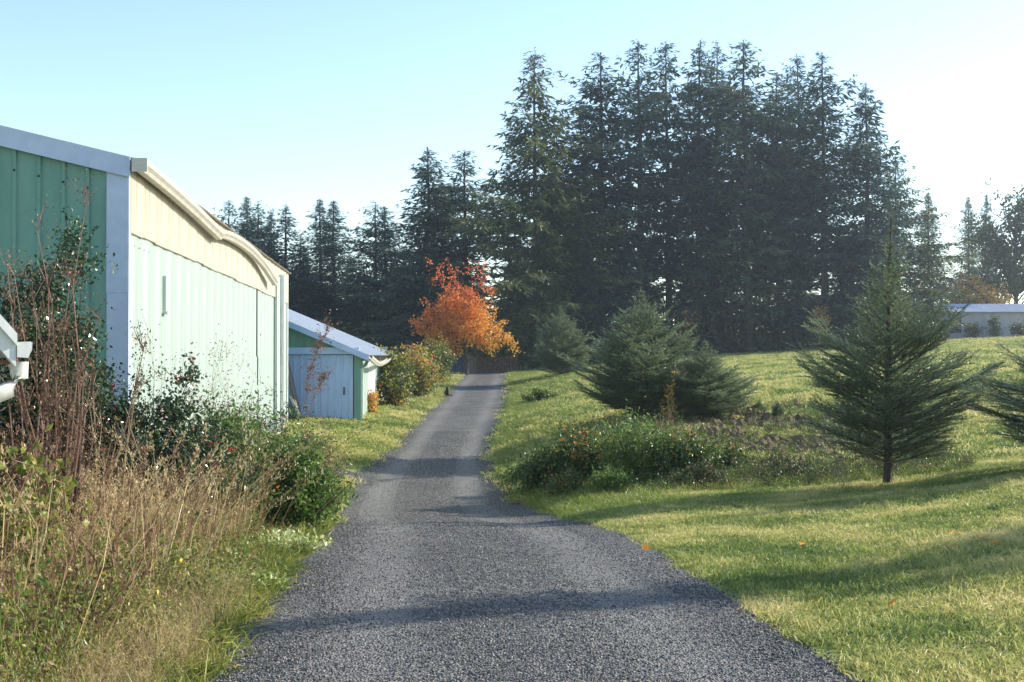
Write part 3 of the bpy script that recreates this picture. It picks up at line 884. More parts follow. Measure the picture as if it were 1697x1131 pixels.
GR = 'firs of the tall grove'
specs = [  # px, py(top), Y, variant, width factor, label
    (886, 84, 84, 0, 1.08, 'broad open fir with lit right side, nearest of the tall grove beside the driveway'),
    (997, 84, 89, 1, 1.25, 'tall fir with bare tiered top, second from left of the grove crest'),
    (1063, 64, 92, 6, 1.25, 'tall fir with feathery pointed top, third from left along the grove crest'),
    (1112, 68, 97, 5, 1.05, 'thin-topped tall fir, fourth from left along the grove crest'),
    (1152, 66, 92, 7, 1.2, 'sparse tall fir with bare trunk showing, fifth from left along the grove crest'),
    (1190, 70, 98, 2, 1.1, 'narrow tall fir, sixth from left along the grove crest'),
    (1243, 67, 91, 5, 1.3, 'tall fir with forked bushy top, seventh from left along the grove crest'),
    (1293, 122, 95, 1, 1.2, 'shorter flat-topped fir in the dip of the grove crest'),
    (1327, 90, 98, 6, 1.2, 'slender tall fir right of the dip in the grove crest'),
    (1368, 84, 91, 1, 1.15, 'tall hazy fir, highest on the right part of the grove'),
    (1437, 136, 90, 3, 1.25, 'hazy fir on the right shoulder of the grove'),
    (1486, 255, 93, 0, 1.05, 'low wide fir at the right end of the grove'),
    (1540, 318, 112, 4, 1.3, 'smaller dark fir just right of the grove'),
    (1606, 326, 132, 4, 1.15, 'slim spire fir above the far grey shed'),
    (1634, 322, 142, 4, 1.1, 'pale distant fir right of the slim spire fir'),
    (702, 243, 94, 3, 1.35, 'drooping fir standing alone left of the grove'),
    (775, 248, 96, 5, 1.3, 'fir half hidden left of the broad open fir'),
    (735, 300, 103, 1, 1.3, 'dark fir between the drooping fir and the hidden fir'),
    (640, 342, 104, 4, 1.35, 'fir left of the drooping fir, right one of the close pair'),
    (621, 335, 101, 2, 1.25, 'fir with pale bare trunk, left one of the close pair'),
    (553, 332, 106, 4, 1.5, 'broad young fir behind the shed roof, right of its twin top'),
    (531, 330, 108, 4, 1.3, 'narrow fir behind the shed roof, left of its twin top'),
    (497, 392, 102, 3, 1.4, 'short dark fir filling the gap above the shed'),
    (470, 338, 105, 7, 1.35, 'pointed fir right of the row above the barn roof'),
    (448, 350, 107, 4, 1.1, 'faint thin fir in the row above the barn roof'),
    (427, 334, 104, 2, 1.15, 'fir with ragged tip, third in the row above the barn roof'),
    (411, 326, 106, 4, 1.2, 'tallest tipped fir in the row above the barn roof'),
    (376, 332, 104, 6, 1.15, 'dense fir, first clear one above the barn roof'),
    (322, 336, 112, 4, 1.2, 'fir tip barely showing over the barn roof edge'),
    (585, 420, 112, 3, 1.4, 'low dark fir between the twin top and the close pair'),
    (668, 420, 101, 0, 1.1, 'low spreading fir at the foot of the drooping fir'),
    (925, 250, 91, 1, 1.2, 'dark fir tucked behind the right side of the broad open fir'),
    (975, 400, 84, 3, 1.2, 'short fir in front of the grove beside the broad open fir'),
]
for i, (px, py, Y, v, w, lab) in enumerate(specs):
    p = at(px, py, Y)
    w *= 1.32 if px < 800 else (1.06 if px == 886 else 1.12)
    tree('fir_tree', p[0], Y, p[2], v, w, lab, (i * 2.399) % 6.283, GR if 800 < px < 1500 else ('firs along the left skyline' if px < 800 else None))
# hidden rows that close the wood
for i in range(30):
    X = -34 + i * 2.45 + random.uniform(-.8, .8)
    Y = random.uniform(106, 124)
    px_ = CX + X / Y * FPX
    hh = 10 if px_ < 800 else (13 if px_ < 1450 else 8)
    if px_ > 1540: continue
    tree('fir_tree', X, Y, 1 + hh * random.uniform(.8, 1.0), random.choice([1, 3, 4]), 1.4, 'dark fir mostly hidden behind the front row of the wood', random.uniform(0, 6), 'hidden firs closing the wood')
# firs beside the lawn, out to the right of the picture, that shade the near lawn
for i, (x, y, h, v, w) in enumerate(((10.0, 12.4, 6.3, 4, 1.25), (13.6, 20.7, 7.1, 3, .9), (16.5, 14.6, 7.6, 1, .8))):
    tree('fir_tree', x, y, h, v, w, ('fir right of the lawn whose shadow crosses the near lawn', 'fir right of the lawn whose shadow reaches past the young fir', 'small fir right of the lawn shading the lawn edge')[i], i * 1.3)


def pxw0(px, Y): return (px - CX) / FPX * Y


# ---- broadleaf generator
def broad(name, x, y, H, crown_z, rx, rz_, nleaf, leaf, mat, label, seed, tintf=None, trunk_r=.12, cat='tree', lumps=14, gapf=.35, barkm='bark', zbase=None, group=None, lowcut=.75):
    r = np.random.default_rng(seed)
    z = g1(x, y) - .05 if zbase is None else zbase
    t = empty(name, (x, y, z))
    tag(t, label, cat, group)
    tr = MB()
    k = np.linspace(0, 1, 8)
    top = crown_z + rz_ * .6
    TP = np.stack([r.normal() * .15 * k, r.normal() * .15 * k, k * top], -1)
    tr.stems(TP[None], (trunk_r * (1 - .85 * k))[None], 8)
    nb = 64
    ends = unit(r.normal(size=(nb, 3))) * r.uniform(.55, 1.0, (nb, 1)) * np.array([rx, rx, rz_])
    ends[:, 2] += crown_z
    ends = ends[ends[:, 2] > crown_z - rz_ * lowcut]
    nb = len(ends)
    st = r.uniform(.35, .95, nb) * np.minimum(top, ends[:, 2])
    st = np.minimum(st, ends[:, 2] - .1)
    s = np.linspace(0, 1, 7)
    S0 = np.stack([np.interp(st, TP[:, 2], TP[:, 0]), np.interp(st, TP[:, 2], TP[:, 1]), st], -1)
    P = S0[:, None] + (ends - S0)[:, None] * s[None, :, None]
    P[:, :, 2] += np.sin(s * np.pi)[None] * .12 * rz_
    P[:, 1:-1] += r.normal(size=(nb, 5, 3)) * .06 * rx
    tr.stems(P, (trunk_r * .32 * (1 - .85 * s))[None].repeat(nb, 0), 4)
    # twigs
    bi = r.integers(0, nb, nb * 7); qi = r.integers(2, 7, nb * 7)
    T0 = P[bi, qi]
    dirs = unit(r.normal(size=(len(bi), 3)) + np.array([0, 0, .3])) * r.uniform(.2, .38, (len(bi), 1)) * rx
    T = T0[:, None] + dirs[:, None] * np.linspace(0, 1, 4)[None, :, None]
    tr.stems(T, (trunk_r * .09 * np.array([1, .8, .6, .3]))[None].repeat(len(bi), 0), 3)
    li = r.integers(0, len(T), nleaf); lq = r.random(nleaf) ** .7
    LP = T0[li] + dirs[li] * lq[:, None] + r.normal(size=(nleaf, 3)) * .045 * rx
    D = r.normal(size=(nleaf, 3)) + np.array([0, 0, -.35])
    tn = np.clip(r.normal(.5, .2, nleaf), 0, 1) if tintf is None else np.clip(tintf(LP, r), 0, 1)
    cr = MB().leaves(LP, D, leaf * r.uniform(.6, 1.2, nleaf), leaf * .62, tn)
    tr.build('trunk', MAT[barkm], t); cr.build('crown', MAT[mat], t)
    return t


p = at(773, 618, 75)
broad('autumn_tree', p[0], 75, 6, 3.0, 2.8, 2.2, 17000, .14, 'orange', 'orange and red autumn tree beside the brown gate', 5,
      tintf=lambda P, r: .28 + .12 * (P[:, 2] - 1.5) - .05 * P[:, 0] + r.normal(size=len(P)) * .13, trunk_r=.13, lowcut=.38)
# thin red leader shoots above its crown
r5 = np.random.default_rng(55)
t = bpy.data.objects['autumn_tree']
n = 16
b0 = np.stack([r5.uniform(-1.9, .9, n), r5.uniform(-1, 1, n), r5.uniform(4.2, 5.0, n)], -1)
e0 = b0 + np.stack([r5.normal(size=n) * .35 + .1, r5.normal(size=n) * .3, r5.uniform(.9, 2.6, n)], -1)
b0[:, 0] *= 1.3; e0[:, 0] = b0[:, 0] + (e0[:, 0] - b0[:, 0]) * 1.8
q = b0[:, None] + (e0 - b0)[:, None] * np.linspace(0, 1, 5)[None, :, None]
MB().stems(q, (.02 * np.array([1, .8, .6, .4, .2]))[None].repeat(n, 0), 3).build('shoot', MAT['bark'], t)
li = r5.integers(0, n, 420); lq = r5.uniform(.35, 1, 420)
MB().leaves(b0[li] + (e0 - b0)[li] * lq[:, None] + r5.normal(size=(420, 3)) * .1, r5.normal(size=(420, 3)), .16, .1, np.clip(r5.normal(.82, .15, 420), 0, 1)).build('top_leaves', MAT['orange'], t)

p = at(812, 600, 83)
broad('round_shrub', p[0], 83.5, 2.4, 1.15, 1.15, .95, 5200, .15, 'bush_green', 'rounded bright green shrub behind the brown gate', 8, trunk_r=.06, cat='shrub')
p = at(1685, 345, 116)
broad('broadleaf_tree', p[0], 116, 13, 8.2, 5.2, 5.4, 8200, .34, 'olive', 'dark broadleaf tree with thinning leaves at the right edge', 9, trunk_r=.28)
p = at(1618, 500, 113)
broad('golden_tree', p[0], 113, 5, 3.4, 3.4, 2.0, 4200, .26, 'gold', 'golden autumn tree rising behind the far grey shed', 12, trunk_r=.14)
p = at(1352, 520, 88)
broad('golden_sapling', p[0], 87.0, 3, 2.2, .9, 1.1, 500, .16, 'gold', 'thin yellow-leaved sapling at the foot of the dark grove', 13, trunk_r=.04)
p = at(1140, 520, 88)
broad('golden_sapling', p[0], 87.5, 3, 2.6, .9, 1.0, 160, .18, 'gold', 'nearly bare sapling with few yellow leaves under the grove', 14, trunk_r=.04)

for i, (px, w_, h_, m_, lab) in enumerate(((1612, .9, 1.2, 'olive', 'dark scrub below the far shed window'), (1648, .8, 1.8, 'olive', 'thin dark shrub against the middle of the far shed wall'), (1690, 1.1, 1.3, 'olive', 'dark scrub at the right end of the far shed'))):
    broad('scrub', pxw0(px, 104), 104, h_, h_ * .5, w_, h_ * .55, 900, .16, m_, lab, 70 + i, trunk_r=.04, cat='shrub')

# ---- understorey along the wood's foot: uncountable mass
r6 = np.random.default_rng(66)
mb = MB()
n = 34000
X = r6.uniform(-36, 31, n); Y = r6.uniform(89, 104, n) + np.where(X < 4, 6, 0)
Z = G(X, Y) + r6.random(n) ** 1.6 * (2.6 + 1.3 * np.sin(X * .9) + .9 * np.sin(X * 2.3 + 1))
mb.leaves(np.stack([X, Y, Z], -1), r6.normal(size=(n, 3)), r6.uniform(.3, .6, n), .24, np.clip(r6.normal(.3, .2, n), 0, 1))
tag(mb.build('undergrowth', MAT['olive']), 'dark undergrowth along the foot of the wood', 'undergrowth', kind='stuff')


# ------------------------------------------------------------------ young firs (needle level)
def young_fir(seed, H, prof, cbase, whorl, per, up_lo, up_hi, nlen, nwid, nstep, twig_step, trunk_r, twl=.45):
    """prof(h) -> branch length at height h"""
    r = np.random.default_rng(seed)
    tr = MB(); cr = MB()
    k = np.linspace(0, 1, 14)
    TP = np.stack([np.cumsum(r.normal(size=14) * .008), np.cumsum(r.normal(size=14) * .008), k * H], -1)
    tr.stems(TP[None], (trunk_r * (1 - k) ** .85 + .006)[None], 8)
    P_, D_, S_, T_ = [], [], [], []

    def axis(p0, d, L, bend, tint):
        n = max(2, int(L / nstep))
        f = (np.arange(n) + .5) / n
        up_ = np.array([0, 0, 1.0])
        pts = p0 + d * (L * f)[:, None] + up_ * (bend * L * f ** 2)[:, None]
        dl = d + up_ * (2 * bend * f)[:, None]
        side = unit(np.cross(dl, up_) + 1e-6)
        for sg in (-1, 1):
            P_.append(pts); D_.append(dl * .75 + side * sg + up_ * r.normal(.18, .28, (n, 1)))
            S_.append(up_ + r.normal(size=(n, 3)) * .4); T_.append(np.clip(tint + r.normal(size=n) * .13, 0, 1))
        return

    BP, BR, TW, TR = [], [], [], []
    z = cbase
    while z < H * .97:
        tc = z / H
        n = per if r.random() < .6 else per - 1
        a0 = r.uniform(0, 6.28)
        for j in range(n):
            a = a0 + j / n * 6.283 + r.normal() * .2
            L = prof(z, a) * r.uniform(.72, 1.14)
            if L < .03: continue
            el = up_lo + (up_hi - up_lo) * tc + r.normal() * .08
            d = np.array([math.cos(a) * math.cos(el), math.sin(a) * math.cos(el), math.sin(el)])
            z0 = z + r.normal() * whorl * .12
            p0 = np.array([np.interp(z0, TP[:, 2], TP[:, 0]), np.interp(z0, TP[:, 2], TP[:, 1]), z0])
            bend = r.uniform(.08, .32)
            s = np.linspace(0, 1, 5)
            BP.append(p0 + d * (L * s)[:, None] + np.array([0, 0, 1.0]) * (bend * L * s ** 2)[:, None]); BR.append((.008 * L + .004) * (1 - .8 * s))
            axis(p0 + d * L * .3, d + np.array([0, 0, bend * .6]), L * .72, bend * .7, .55)
            sdv = unit(np.cross(d, [0, 0, 1.0]))
            m = max(1, int(L / twig_step))
            for q in np.linspace(.16, .93, m):
                for sg in (-1, 1):
                    if r.random() < .1: continue
                    ln = (.05 + twl * L * (1 - q) + .10 * L) * r.uniform(.7, 1.2)
                    an = r.uniform(.6, .95)
                    dd = d * math.cos(an) + sdv * sg * math.sin(an) + np.array([0, 0, r.normal() * .15 + .08])
                    pb = p0 + d * L * q + np.array([0, 0, bend * L * q * q])
                    axis(pb, dd, ln, r.uniform(0, .15), .3 + .4 * q)
                    TW.append(pb + dd * (ln * np.array([0, .5, 1]))[:, None]); TR.append([.004, .003, .0015])
                    if ln > .32:
                        for q2 in (.35, .62):
                            for s2 in (-1, 1):
                                d3 = unit(dd + np.cross(dd, [0, 0, 1.0]) * s2 * .8)
                                axis(pb + dd * ln * q2, d3, ln * .42 * r.uniform(.7, 1.2), .05, .3 + .4 * q)
        z += whorl * r.uniform(.8, 1.2)
    # leader needles
    n = int(H * .2 / nstep * 3)
    zz = r.uniform(H * .78, H, n); aa = r.uniform(0, 6.28, n)
    P_.append(np.stack([np.interp(zz, TP[:, 2], TP[:, 0]), np.interp(zz, TP[:, 2], TP[:, 1]), zz], -1)); D_.append(np.stack([np.cos(aa), np.sin(aa), np.full(n, 1.2)], -1)); S_.append(r.normal(size=(n, 3))); T_.append(np.full(n, .5))
    tr.stems(np.array(BP), np.array(BR), 4)
    if TW: tr.stems(np.array(TW), np.array(TR), 3)
    P = np.concatenate(P_)
    cr.needles(P, np.concatenate(D_), np.concatenate(S_), nlen * r.uniform(.75, 1.15, len(P)), nwid, np.concatenate(T_))
    print('young fir needles', len(P))
    return tr.mesh('trunk', MAT['bark']), cr.mesh('crown', MAT['fir'])


def prof_a(z, a):
    if z > 3.5: return .03
    if z > 2.95: return (.16 + (3.5 - z) * .5) * (1 if random.random() < .5 else .3)
    return np.interp(z, [.3, .6, 1.0, 1.5, 2.0, 2.4, 2.95], [1.0, 1.3, 1.32, 1.1, .76, .52, .3]) * (1 + .2 * math.sin(a * 2 + z * 3)) * (1 if random.random() < .8 else .6)


FA = young_fir(31, 4.1, prof_a, .36, .105, 6, .16, .85, .038, .0105, .0165, .085, .062)


def prof_b(z, a):
    return np.interp(z, [.05, .3, .7, 1.2, 1.7, 2.2, 2.6, 3.0], [1.3, 1.6, 1.5, 1.2, .85, .48, .2, .03]) * (1 + .18 * math.sin(a * 3 + z * 2))


FB = young_fir(32, 3.05, prof_b, .1, .12, 8, .18, .75, .055, .018, .03, .11, .06)


def fir(name, x, y, me, sc, rz, label, group=None, dz=0.0):
    t = empty(name, (x, y, g1(x, y) - .04 + dz), rz)
    t.scale = sc
    put('trunk', me[0], t); put('crown', me[1], t)
    return tag(t, label, 'tree', group)


p = at(1470, 803, 18.0)
fir('young_fir', p[0], 18.0, FA, (1.0, 1.0, .985), 1.1, 'young fir with long bare leader and visible trunk on the lawn', 'young firs on the right')
fir('young_fir', 7.35, 16.4, FA, (.98, .98, .62), 3.9, 'young fir cut off by the right frame edge', 'young firs on the right')
p = at(1062, 690, 32)
fir('young_fir', p[0], 32, FB, (1.12, 1.12, 1.08), .4, 'broad bushy young fir between the driveway and the meadow', 'young firs on the right')
p = at(1168, 690, 31)
fir('young_fir', p[0], 31.0, FB, (.78, .78, .66), 2.2, 'small fir with spiky leader crowding the broad bushy fir', 'young firs on the right')
p = at(930, 612, 60)
fir('young_fir', p[0], 60.0, FB, (1.0, 1.0, 1.12), 4.0, 'grey-green fir at the driveway side in front of the grove', 'young firs on the right')
for i, (px, py, Y, h) in enumerate(((1224, 668, 33, .5), (1258, 672, 32.5, .34), (1289, 682, 31.5, .42))):
    p = at(px, py, Y)
    fir('fir_seedling', p[0], Y, FB, (h / 3.4, h / 3.4, h / 2.6), i * 2.0, ('leftmost tiny fir seedling on the turned soil', 'middle tiny fir seedling on the turned soil', 'rightmost tiny fir seedling on the turned soil')[i], 'fir seedlings')


# ------------------------------------------------------------------ bushes
def bush(name, x, y, rx, ry, h, nst, nleaf, leaf, wid, mat, stem_mat, label, seed, cat='shrub', tint=(.5, .22), spread=.9, sub=5, lo=.25, updir=.3, stem_r=.008, group=None, tintf=None, flower=0, berries=0, jit=.05, rz=0, dz=0.0, lean=(0, 0), wob=.03):
    r = np.random.default_rng(seed)
    t = empty(name, (x, y, g1(x, y) - .03 + dz), rz)
    tag(t, label, cat, group)
    a = r.uniform(0, 6.28, nst); rad = np.sqrt(r.random(nst))
    el = r.uniform(.35, 1.0, nst)
    base = np.stack([np.cos(a) * rad * rx * .35, np.sin(a) * rad * ry * .35, np.zeros(nst)], -1)
    end = np.stack([np.cos(a) * rad * rx * spread + lean[0], np.sin(a) * rad * ry * spread + lean[1], h * (1 - .45 * rad ** 2) * r.uniform(.6, 1.05, nst)], -1)
    s = np.linspace(0, 1, 6)
    P = base[:, None] + (end - base)[:, None] * s[None, :, None]
    P[:, :, :2] -= (end - base)[:, None, :2] * (.25 * np.sin(s * np.pi))[None, :, None]
    P[:, 1:] += r.normal(size=(nst, 5, 3)) * wob * h
    sm = MB().stems(P, (stem_r * (1 - .75 * s))[None].repeat(nst, 0), 4)
    m = nst * sub
    bi = r.integers(0, nst, m); qi = r.integers(2, 6, m)
    T0 = P[bi, qi]
    td = unit(r.normal(size=(m, 3)) + np.array([0, 0, updir * 2])) * r.uniform(.12, .32, (m, 1)) * min(h, (rx + ry) / 1.4)
    T = T0[:, None] + td[:, None] * np.linspace(0, 1, 3)[None, :, None]
    T[:, :, 2] = np.maximum(T[:, :, 2], .02)
    sm.stems(T, (stem_r * .4 * np.array([1, .7, .35]))[None].repeat(m, 0), 3)
    sm.build('stems', MAT[stem_mat], t)
    if nleaf:
        li = r.integers(0, m, nleaf); q = r.uniform(0, 1.05, nleaf)
        LP = T0[li] + td[li] * q[:, None] + r.normal(size=(nleaf, 3)) * jit * h
        # some leaves low down along the main stems
        k = r.random(nleaf) < lo
        si = r.integers(0, nst, k.sum()); sq = r.uniform(.5, 5, k.sum()); s0 = np.floor(sq).astype(int)
        fr = (sq - s0)[:, None]
        LP[k] = P[si, s0] * (1 - fr) + P[si, np.minimum(s0 + 1, 5)] * fr + r.normal(size=(k.sum(), 3)) * jit * h
        LP[:, 2] = np.maximum(LP[:, 2], .02)
        D = r.normal(size=(nleaf, 3)) + np.array([0, 0, updir])
        tn = r.normal(tint[0], tint[1], nleaf) if tintf is None else tintf(LP, r)
        MB().leaves(LP, D, leaf * r.uniform(.6, 1.25, nleaf), wid, np.clip(tn, 0, 1), fold=.15).build('foliage', MAT[mat], t)
    if berries:
        ci = r.integers(0, m, berries)
        c = T0[ci] + td[ci] * .7
        c = np.repeat(c, 7, 0) + r.normal(size=(berries * 7, 3)) * .022
        bm = MB()
        o8 = np.array([(1, 0, 0), (-1, 0, 0), (0, 1, 0), (0, -1, 0), (0, 0, 1), (0, 0, -1)], float) * .0095
        f8 = np.array([(0, 2, 4), (2, 1, 4), (1, 3, 4), (3, 0, 4), (2, 0, 5), (1, 2, 5), (3, 1, 5), (0, 3, 5)])
        bm.add((c[:, None] + o8[None]).reshape(-1, 3), (np.arange(len(c))[:, None, None] * 6 + f8[None]).reshape(-1, 3))
        tag(bm.build('berries', MAT['berry'], t, smooth=True), kind='stuff')
    if flower:
        ci = r.integers(0, m, flower)
        MB().leaves(T0[ci] + td[ci], r.normal(size=(flower, 3)), .035, .03).build('flowers', MAT['flower'], t)
    return t


def pxw(px, Y): return (px - CX) / FPX * Y


# left bank, from the barn corner to the driveway
bush('holly_bush', pxw(75, 11.3), 11.3, .78, .6, 2.95, 70, 40000, .043, .03, 'holly', 'bark', 'tall dark holly bush with red berries before the barn gable', 101, tint=(.45, .25), berries=46, sub=9, stem_r=.016, jit=.02, lo=.15)
bush('holly_bush', pxw(215, 11.0), 11.0, .95, .5, 1.8, 34, 11000, .043, .03, 'holly', 'bark', 'low arm of holly with berries reaching across the pale barn wall', 102, tint=(.45, .25), berries=34, sub=8, stem_r=.012, jit=.025, lo=.1, lean=(.25, 0))
# arching holly sprig to the right
bush('holly_bush', pxw(290, 11.2), 11.2, .42, .2, 1.62, 8, 1100, .045, .03, 'holly', 'bark', 'holly sprigs pointing up against the pale barn wall', 103, sub=6, stem_r=.008, jit=.02, lo=.05, berries=6, lean=(.12, 0))
bush('bare_shrub', pxw(105, 8.6), 8.6, .70, .4, 2.95, 20, 3600, .024, .013, 'dry_leaf', 'twig', 'tall bare shrub with upright reddish stems at the left', 104, sub=13, stem_r=.0105, wob=.011, jit=.014, lo=.0, updir=1.2, tint=(.55, .25))
bsh = [o for o in bpy.data.objects if o.name == 'bare_shrub'][0]
MB().stems([[(-.02, 0, -.1), (-.01, 0, .25), (.02, .01, .6), (.01, 0, 1.0), (.05, 0, 1.5)], [(.05, .02, -.1), (.06, .02, .2), (.05, .03, .5), (.10, .02, .9), (.12, .0, 1.3)]], [[.04, .036, .03, .022, .012], [.03, .026, .02, .015, .01]], 8).build('main_trunk', MAT['dark_twig'], bsh, smooth=True)
bush('bare_shrub', pxw(185, 9.6), 9.6, .42, .4, 1.95, 12, 1500, .02, .011, 'dry_leaf', 'pale_twig', 'pale leafless shrub in front of the barn corner', 105, sub=16, stem_r=.008, wob=.014, jit=.02, lo=0, updir=1.1)
bush('bare_shrub', pxw(232, 12.2), 12.2, .32, .3, 2.25, 9, 700, .03, .02, 'olive', 'pale_twig', 'thin leafy sprays in front of the white barn corner', 106, sub=12, stem_r=.006, jit=.025, lo=0, updir=.9)
bush('brown_fern', pxw(30, 8.9), 8.9, .55, .4, 1.3, 40, 5200, .05, .02, 'dry_leaf', 'dark_twig', 'dark brown dead fern mass at the foot of the holly', 107, sub=8, stem_r=.006, jit=.05, tint=(.3, .2))
bush('seedhead_weeds', pxw(330, 15.0), 15.0, 1.0, .7, 2.2, 70, 3000, .028, .016, 'redbrown', 'pale_twig', 'airy dry seedhead weeds against the middle of the barn wall', 108, sub=10, stem_r=.004, jit=.03, lo=.05, updir=.9, cat='weeds')
bush('seedhead_weeds', pxw(378, 15.6), 15.6, .8, .6, 1.6, 60, 6500, .035, .02, 'redbrown', 'twig', 'dense reddish brown weeds below the airy seedheads', 109, sub=10, stem_r=.005, jit=.05, cat='weeds')
bush('dark_shrub', pxw(455, 17.2), 17.2, .7, .6, 1.78, 46, 5200, .04, .022, 'olive', 'dark_twig', 'dark twiggy shrub beside the far barn corner', 110, sub=12, stem_r=.006, jit=.04, tint=(.25, .2))
bush('dark_shrub', pxw(500, 19.0), 19.0, .5, .5, 1.5, 28, 2800, .05, .03, 'bush_green', 'dark_twig', 'mixed green and brown shrub right of the dark twiggy shrub', 111, sub=8, stem_r=.006, jit=.05, tint=(.4, .25))
bush('leafy_bush', pxw(300, 12.2), 12.2, .9, .6, 1.35, 60, 9000, .055, .028, 'bramble', 'twig', 'green leafy weeds in front of the barn wall beneath the holly arm', 112, sub=6, jit=.05, tint=(.45, .22), flower=14)
bush('leafy_bush', pxw(405, 13.6), 13.6, .85, .6, 1.3, 62, 9500, .065, .03, 'bush_green', 'twig', 'large leafy green bush at the middle of the left bank', 113, sub=6, jit=.05, tint=(.42, .24))
bush('leafy_bush', pxw(487, 13.2), 13.2, .55, .55, .92, 60, 8000, .07, .028, 'bush_green', 'twig', 'bright green leafy bush overhanging the driveway edge', 114, sub=6, jit=.05, tint=(.42, .25))
bush('dry_weeds', pxw(530, 17.8), 17.8, .5, .5, 1.4, 50, 6000, .028, .014, 'redbrown', 'twig', 'brown dry weed clump at the right end of the left bank', 115, sub=12, stem_r=.004, jit=.05, tint=(.4, .2), cat='weeds')
bush('low_plant', pxw(468, 11.0), 11.0, .42, .6, .20, 70, 3000, .045, .028, 'varieg', 'pale_twig', 'low white-edged ground plant spilling onto the gravel', 116, sub=4, jit=.10, lo=.4, stem_r=.003, tint=(.6, .28), cat='plant')
bush('low_plant', pxw(405, 8.8), 8.8, .36, .3, .13, 50, 1500, .04, .026, 'varieg', 'pale_twig', 'small pale green creeping plant at the gravel edge', 117, sub=4, jit=.12, lo=.4, stem_r=.003, tint=(.3, .25), cat='plant')
bush('yellow_weeds', pxw(250, 7.9), 7.9, .75, .6, .5, 70, 5200, .035, .016, 'weed', 'pale_twig', 'yellow-green weeds with small orange flowers by the gravel', 118, sub=6, jit=.07, stem_r=.003, flower=34, cat='weeds', tint=(.5, .25))
bush('yellow_weeds', pxw(150, 6.9), 6.9, .6, .5, .42, 60, 3600, .035, .016, 'weed', 'pale_twig', 'yellow-green weeds nearest the camera at bottom left', 119, sub=6, jit=.08, stem_r=.003, flower=16, cat='weeds', tint=(.55, .25))
bush('bramble_canes', pxw(35, 7.4), 7.4, .42, .4, 1.05, 12, 650, .065, .05, 'weed', 'pale_twig', 'thorny arching canes with yellowing leaves at the left edge', 120, sub=5, stem_r=.010, jit=.05, cat='bramble', tint=(.55, .25))
# tall seed stalk in front of the white shed door, and long arching canes over the driveway edge
def stalk(name, pts, rr, mat, label, leafn=0, leafmat_='redbrown', lsize=.03, seed=1, cat='weeds', blur=.07):
    r = np.random.default_rng(seed)
    pts = np.array(pts, float)
    o = pts[0].copy()
    t = empty(name, o)
    q = pts - o
    s = np.linspace(0, 1, 14)
    P = np.stack([np.interp(s, np.linspace(0, 1, len(q)), q[:, k]) for k in range(3)], -1)
    for _ in range(3): P[1:-1] = (P[:-2] + 2 * P[1:-1] + P[2:]) / 4
    mb = MB().stems(P[None], (rr * (1 - .75 * s))[None], 5)
    if leafn:
        m = leafn // 6
        qi = r.integers(5, 14, m)
        T0 = P[qi]; td = unit(unit(P[-1] - P[0])[None] * 1.2 + r.normal(size=(m, 3)) * .6) * r.uniform(.08, .3, (m, 1))
        mb.stems(T0[:, None] + td[:, None] * np.linspace(0, 1, 3)[None, :, None], np.array([[rr * .35, rr * .25, rr * .15]]).repeat(m, 0), 3)
        li = r.integers(0, m, leafn)
        MB().leaves(T0[li] + td[li] * r.random((leafn, 1)) + r.normal(size=(leafn, 3)) * blur * .3, r.normal(size=(leafn, 3)), lsize, lsize * .6, np.clip(r.normal(.5, .25, leafn), 0, 1)).build('seedheads', MAT[leafmat_], t)
    mb.build('stem', MAT[mat], t)
    return tag(t, label, cat)


def gp(px, Y, dz=0):
    x = pxw(px, Y); return np.array([x, Y, g1(x, Y) + dz])


stalk('seed_stalk', [gp(492, 19.5), at(505, 650, 19.4), at(522, 590, 19.3), at(543, 545, 19.2)], .008, 'twig', 'tall dry seed stalk rising before the blue-shaded white shed door', 420, 'redbrown', .035, 3)
stalk('seed_stalk', [gp(490, 19.8), at(510, 680, 19.7), at(530, 640, 19.6), at(536, 628, 19.6)], .007, 'twig', 'shorter reddish seed stalk leaning before the blue-shaded white shed door', 220, 'redbrown', .035, 4)
stalk('arching_cane', [gp(480, 17.5), at(520, 775, 17.2), at(575, 728, 17), at(618, 704, 16.8)], .007, 'dark_twig', 'long dark cane leaning out over the grass beyond the bush', 60, 'olive', .03, 5)
stalk('arching_cane', [gp(500, 12.8), at(540, 838, 12.6), at(575, 808, 12.5), at(592, 790, 12.4), at(594, 770, 12.4)], .006, 'dark_twig', 'thin dark cane arching from the bright green bush', 0, seed=6)
stalk('straw_stalk', [gp(520, 12.9, .2), at(560, 818, 12.7), at(590, 808, 12.6), at(632, 798, 12.5)], .005, 'pale_twig', 'single pale straw sticking out over the gravel', 0, seed=7)

# autumn hedge beside the shed
def hedge_t(P, r): return np.clip(.34 + .20 * np.sin(P[:, 0] * 2.1 + 1) * np.cos(P[:, 2] * 2.4 + P[:, 0]) + r.normal(size=len(P)) * .26, 0, 1)


def hedge_red(P, r): return np.clip(.36 + .2 * (P[:, 2] - .8) + r.normal(size=len(P)) * .28, 0, 1)


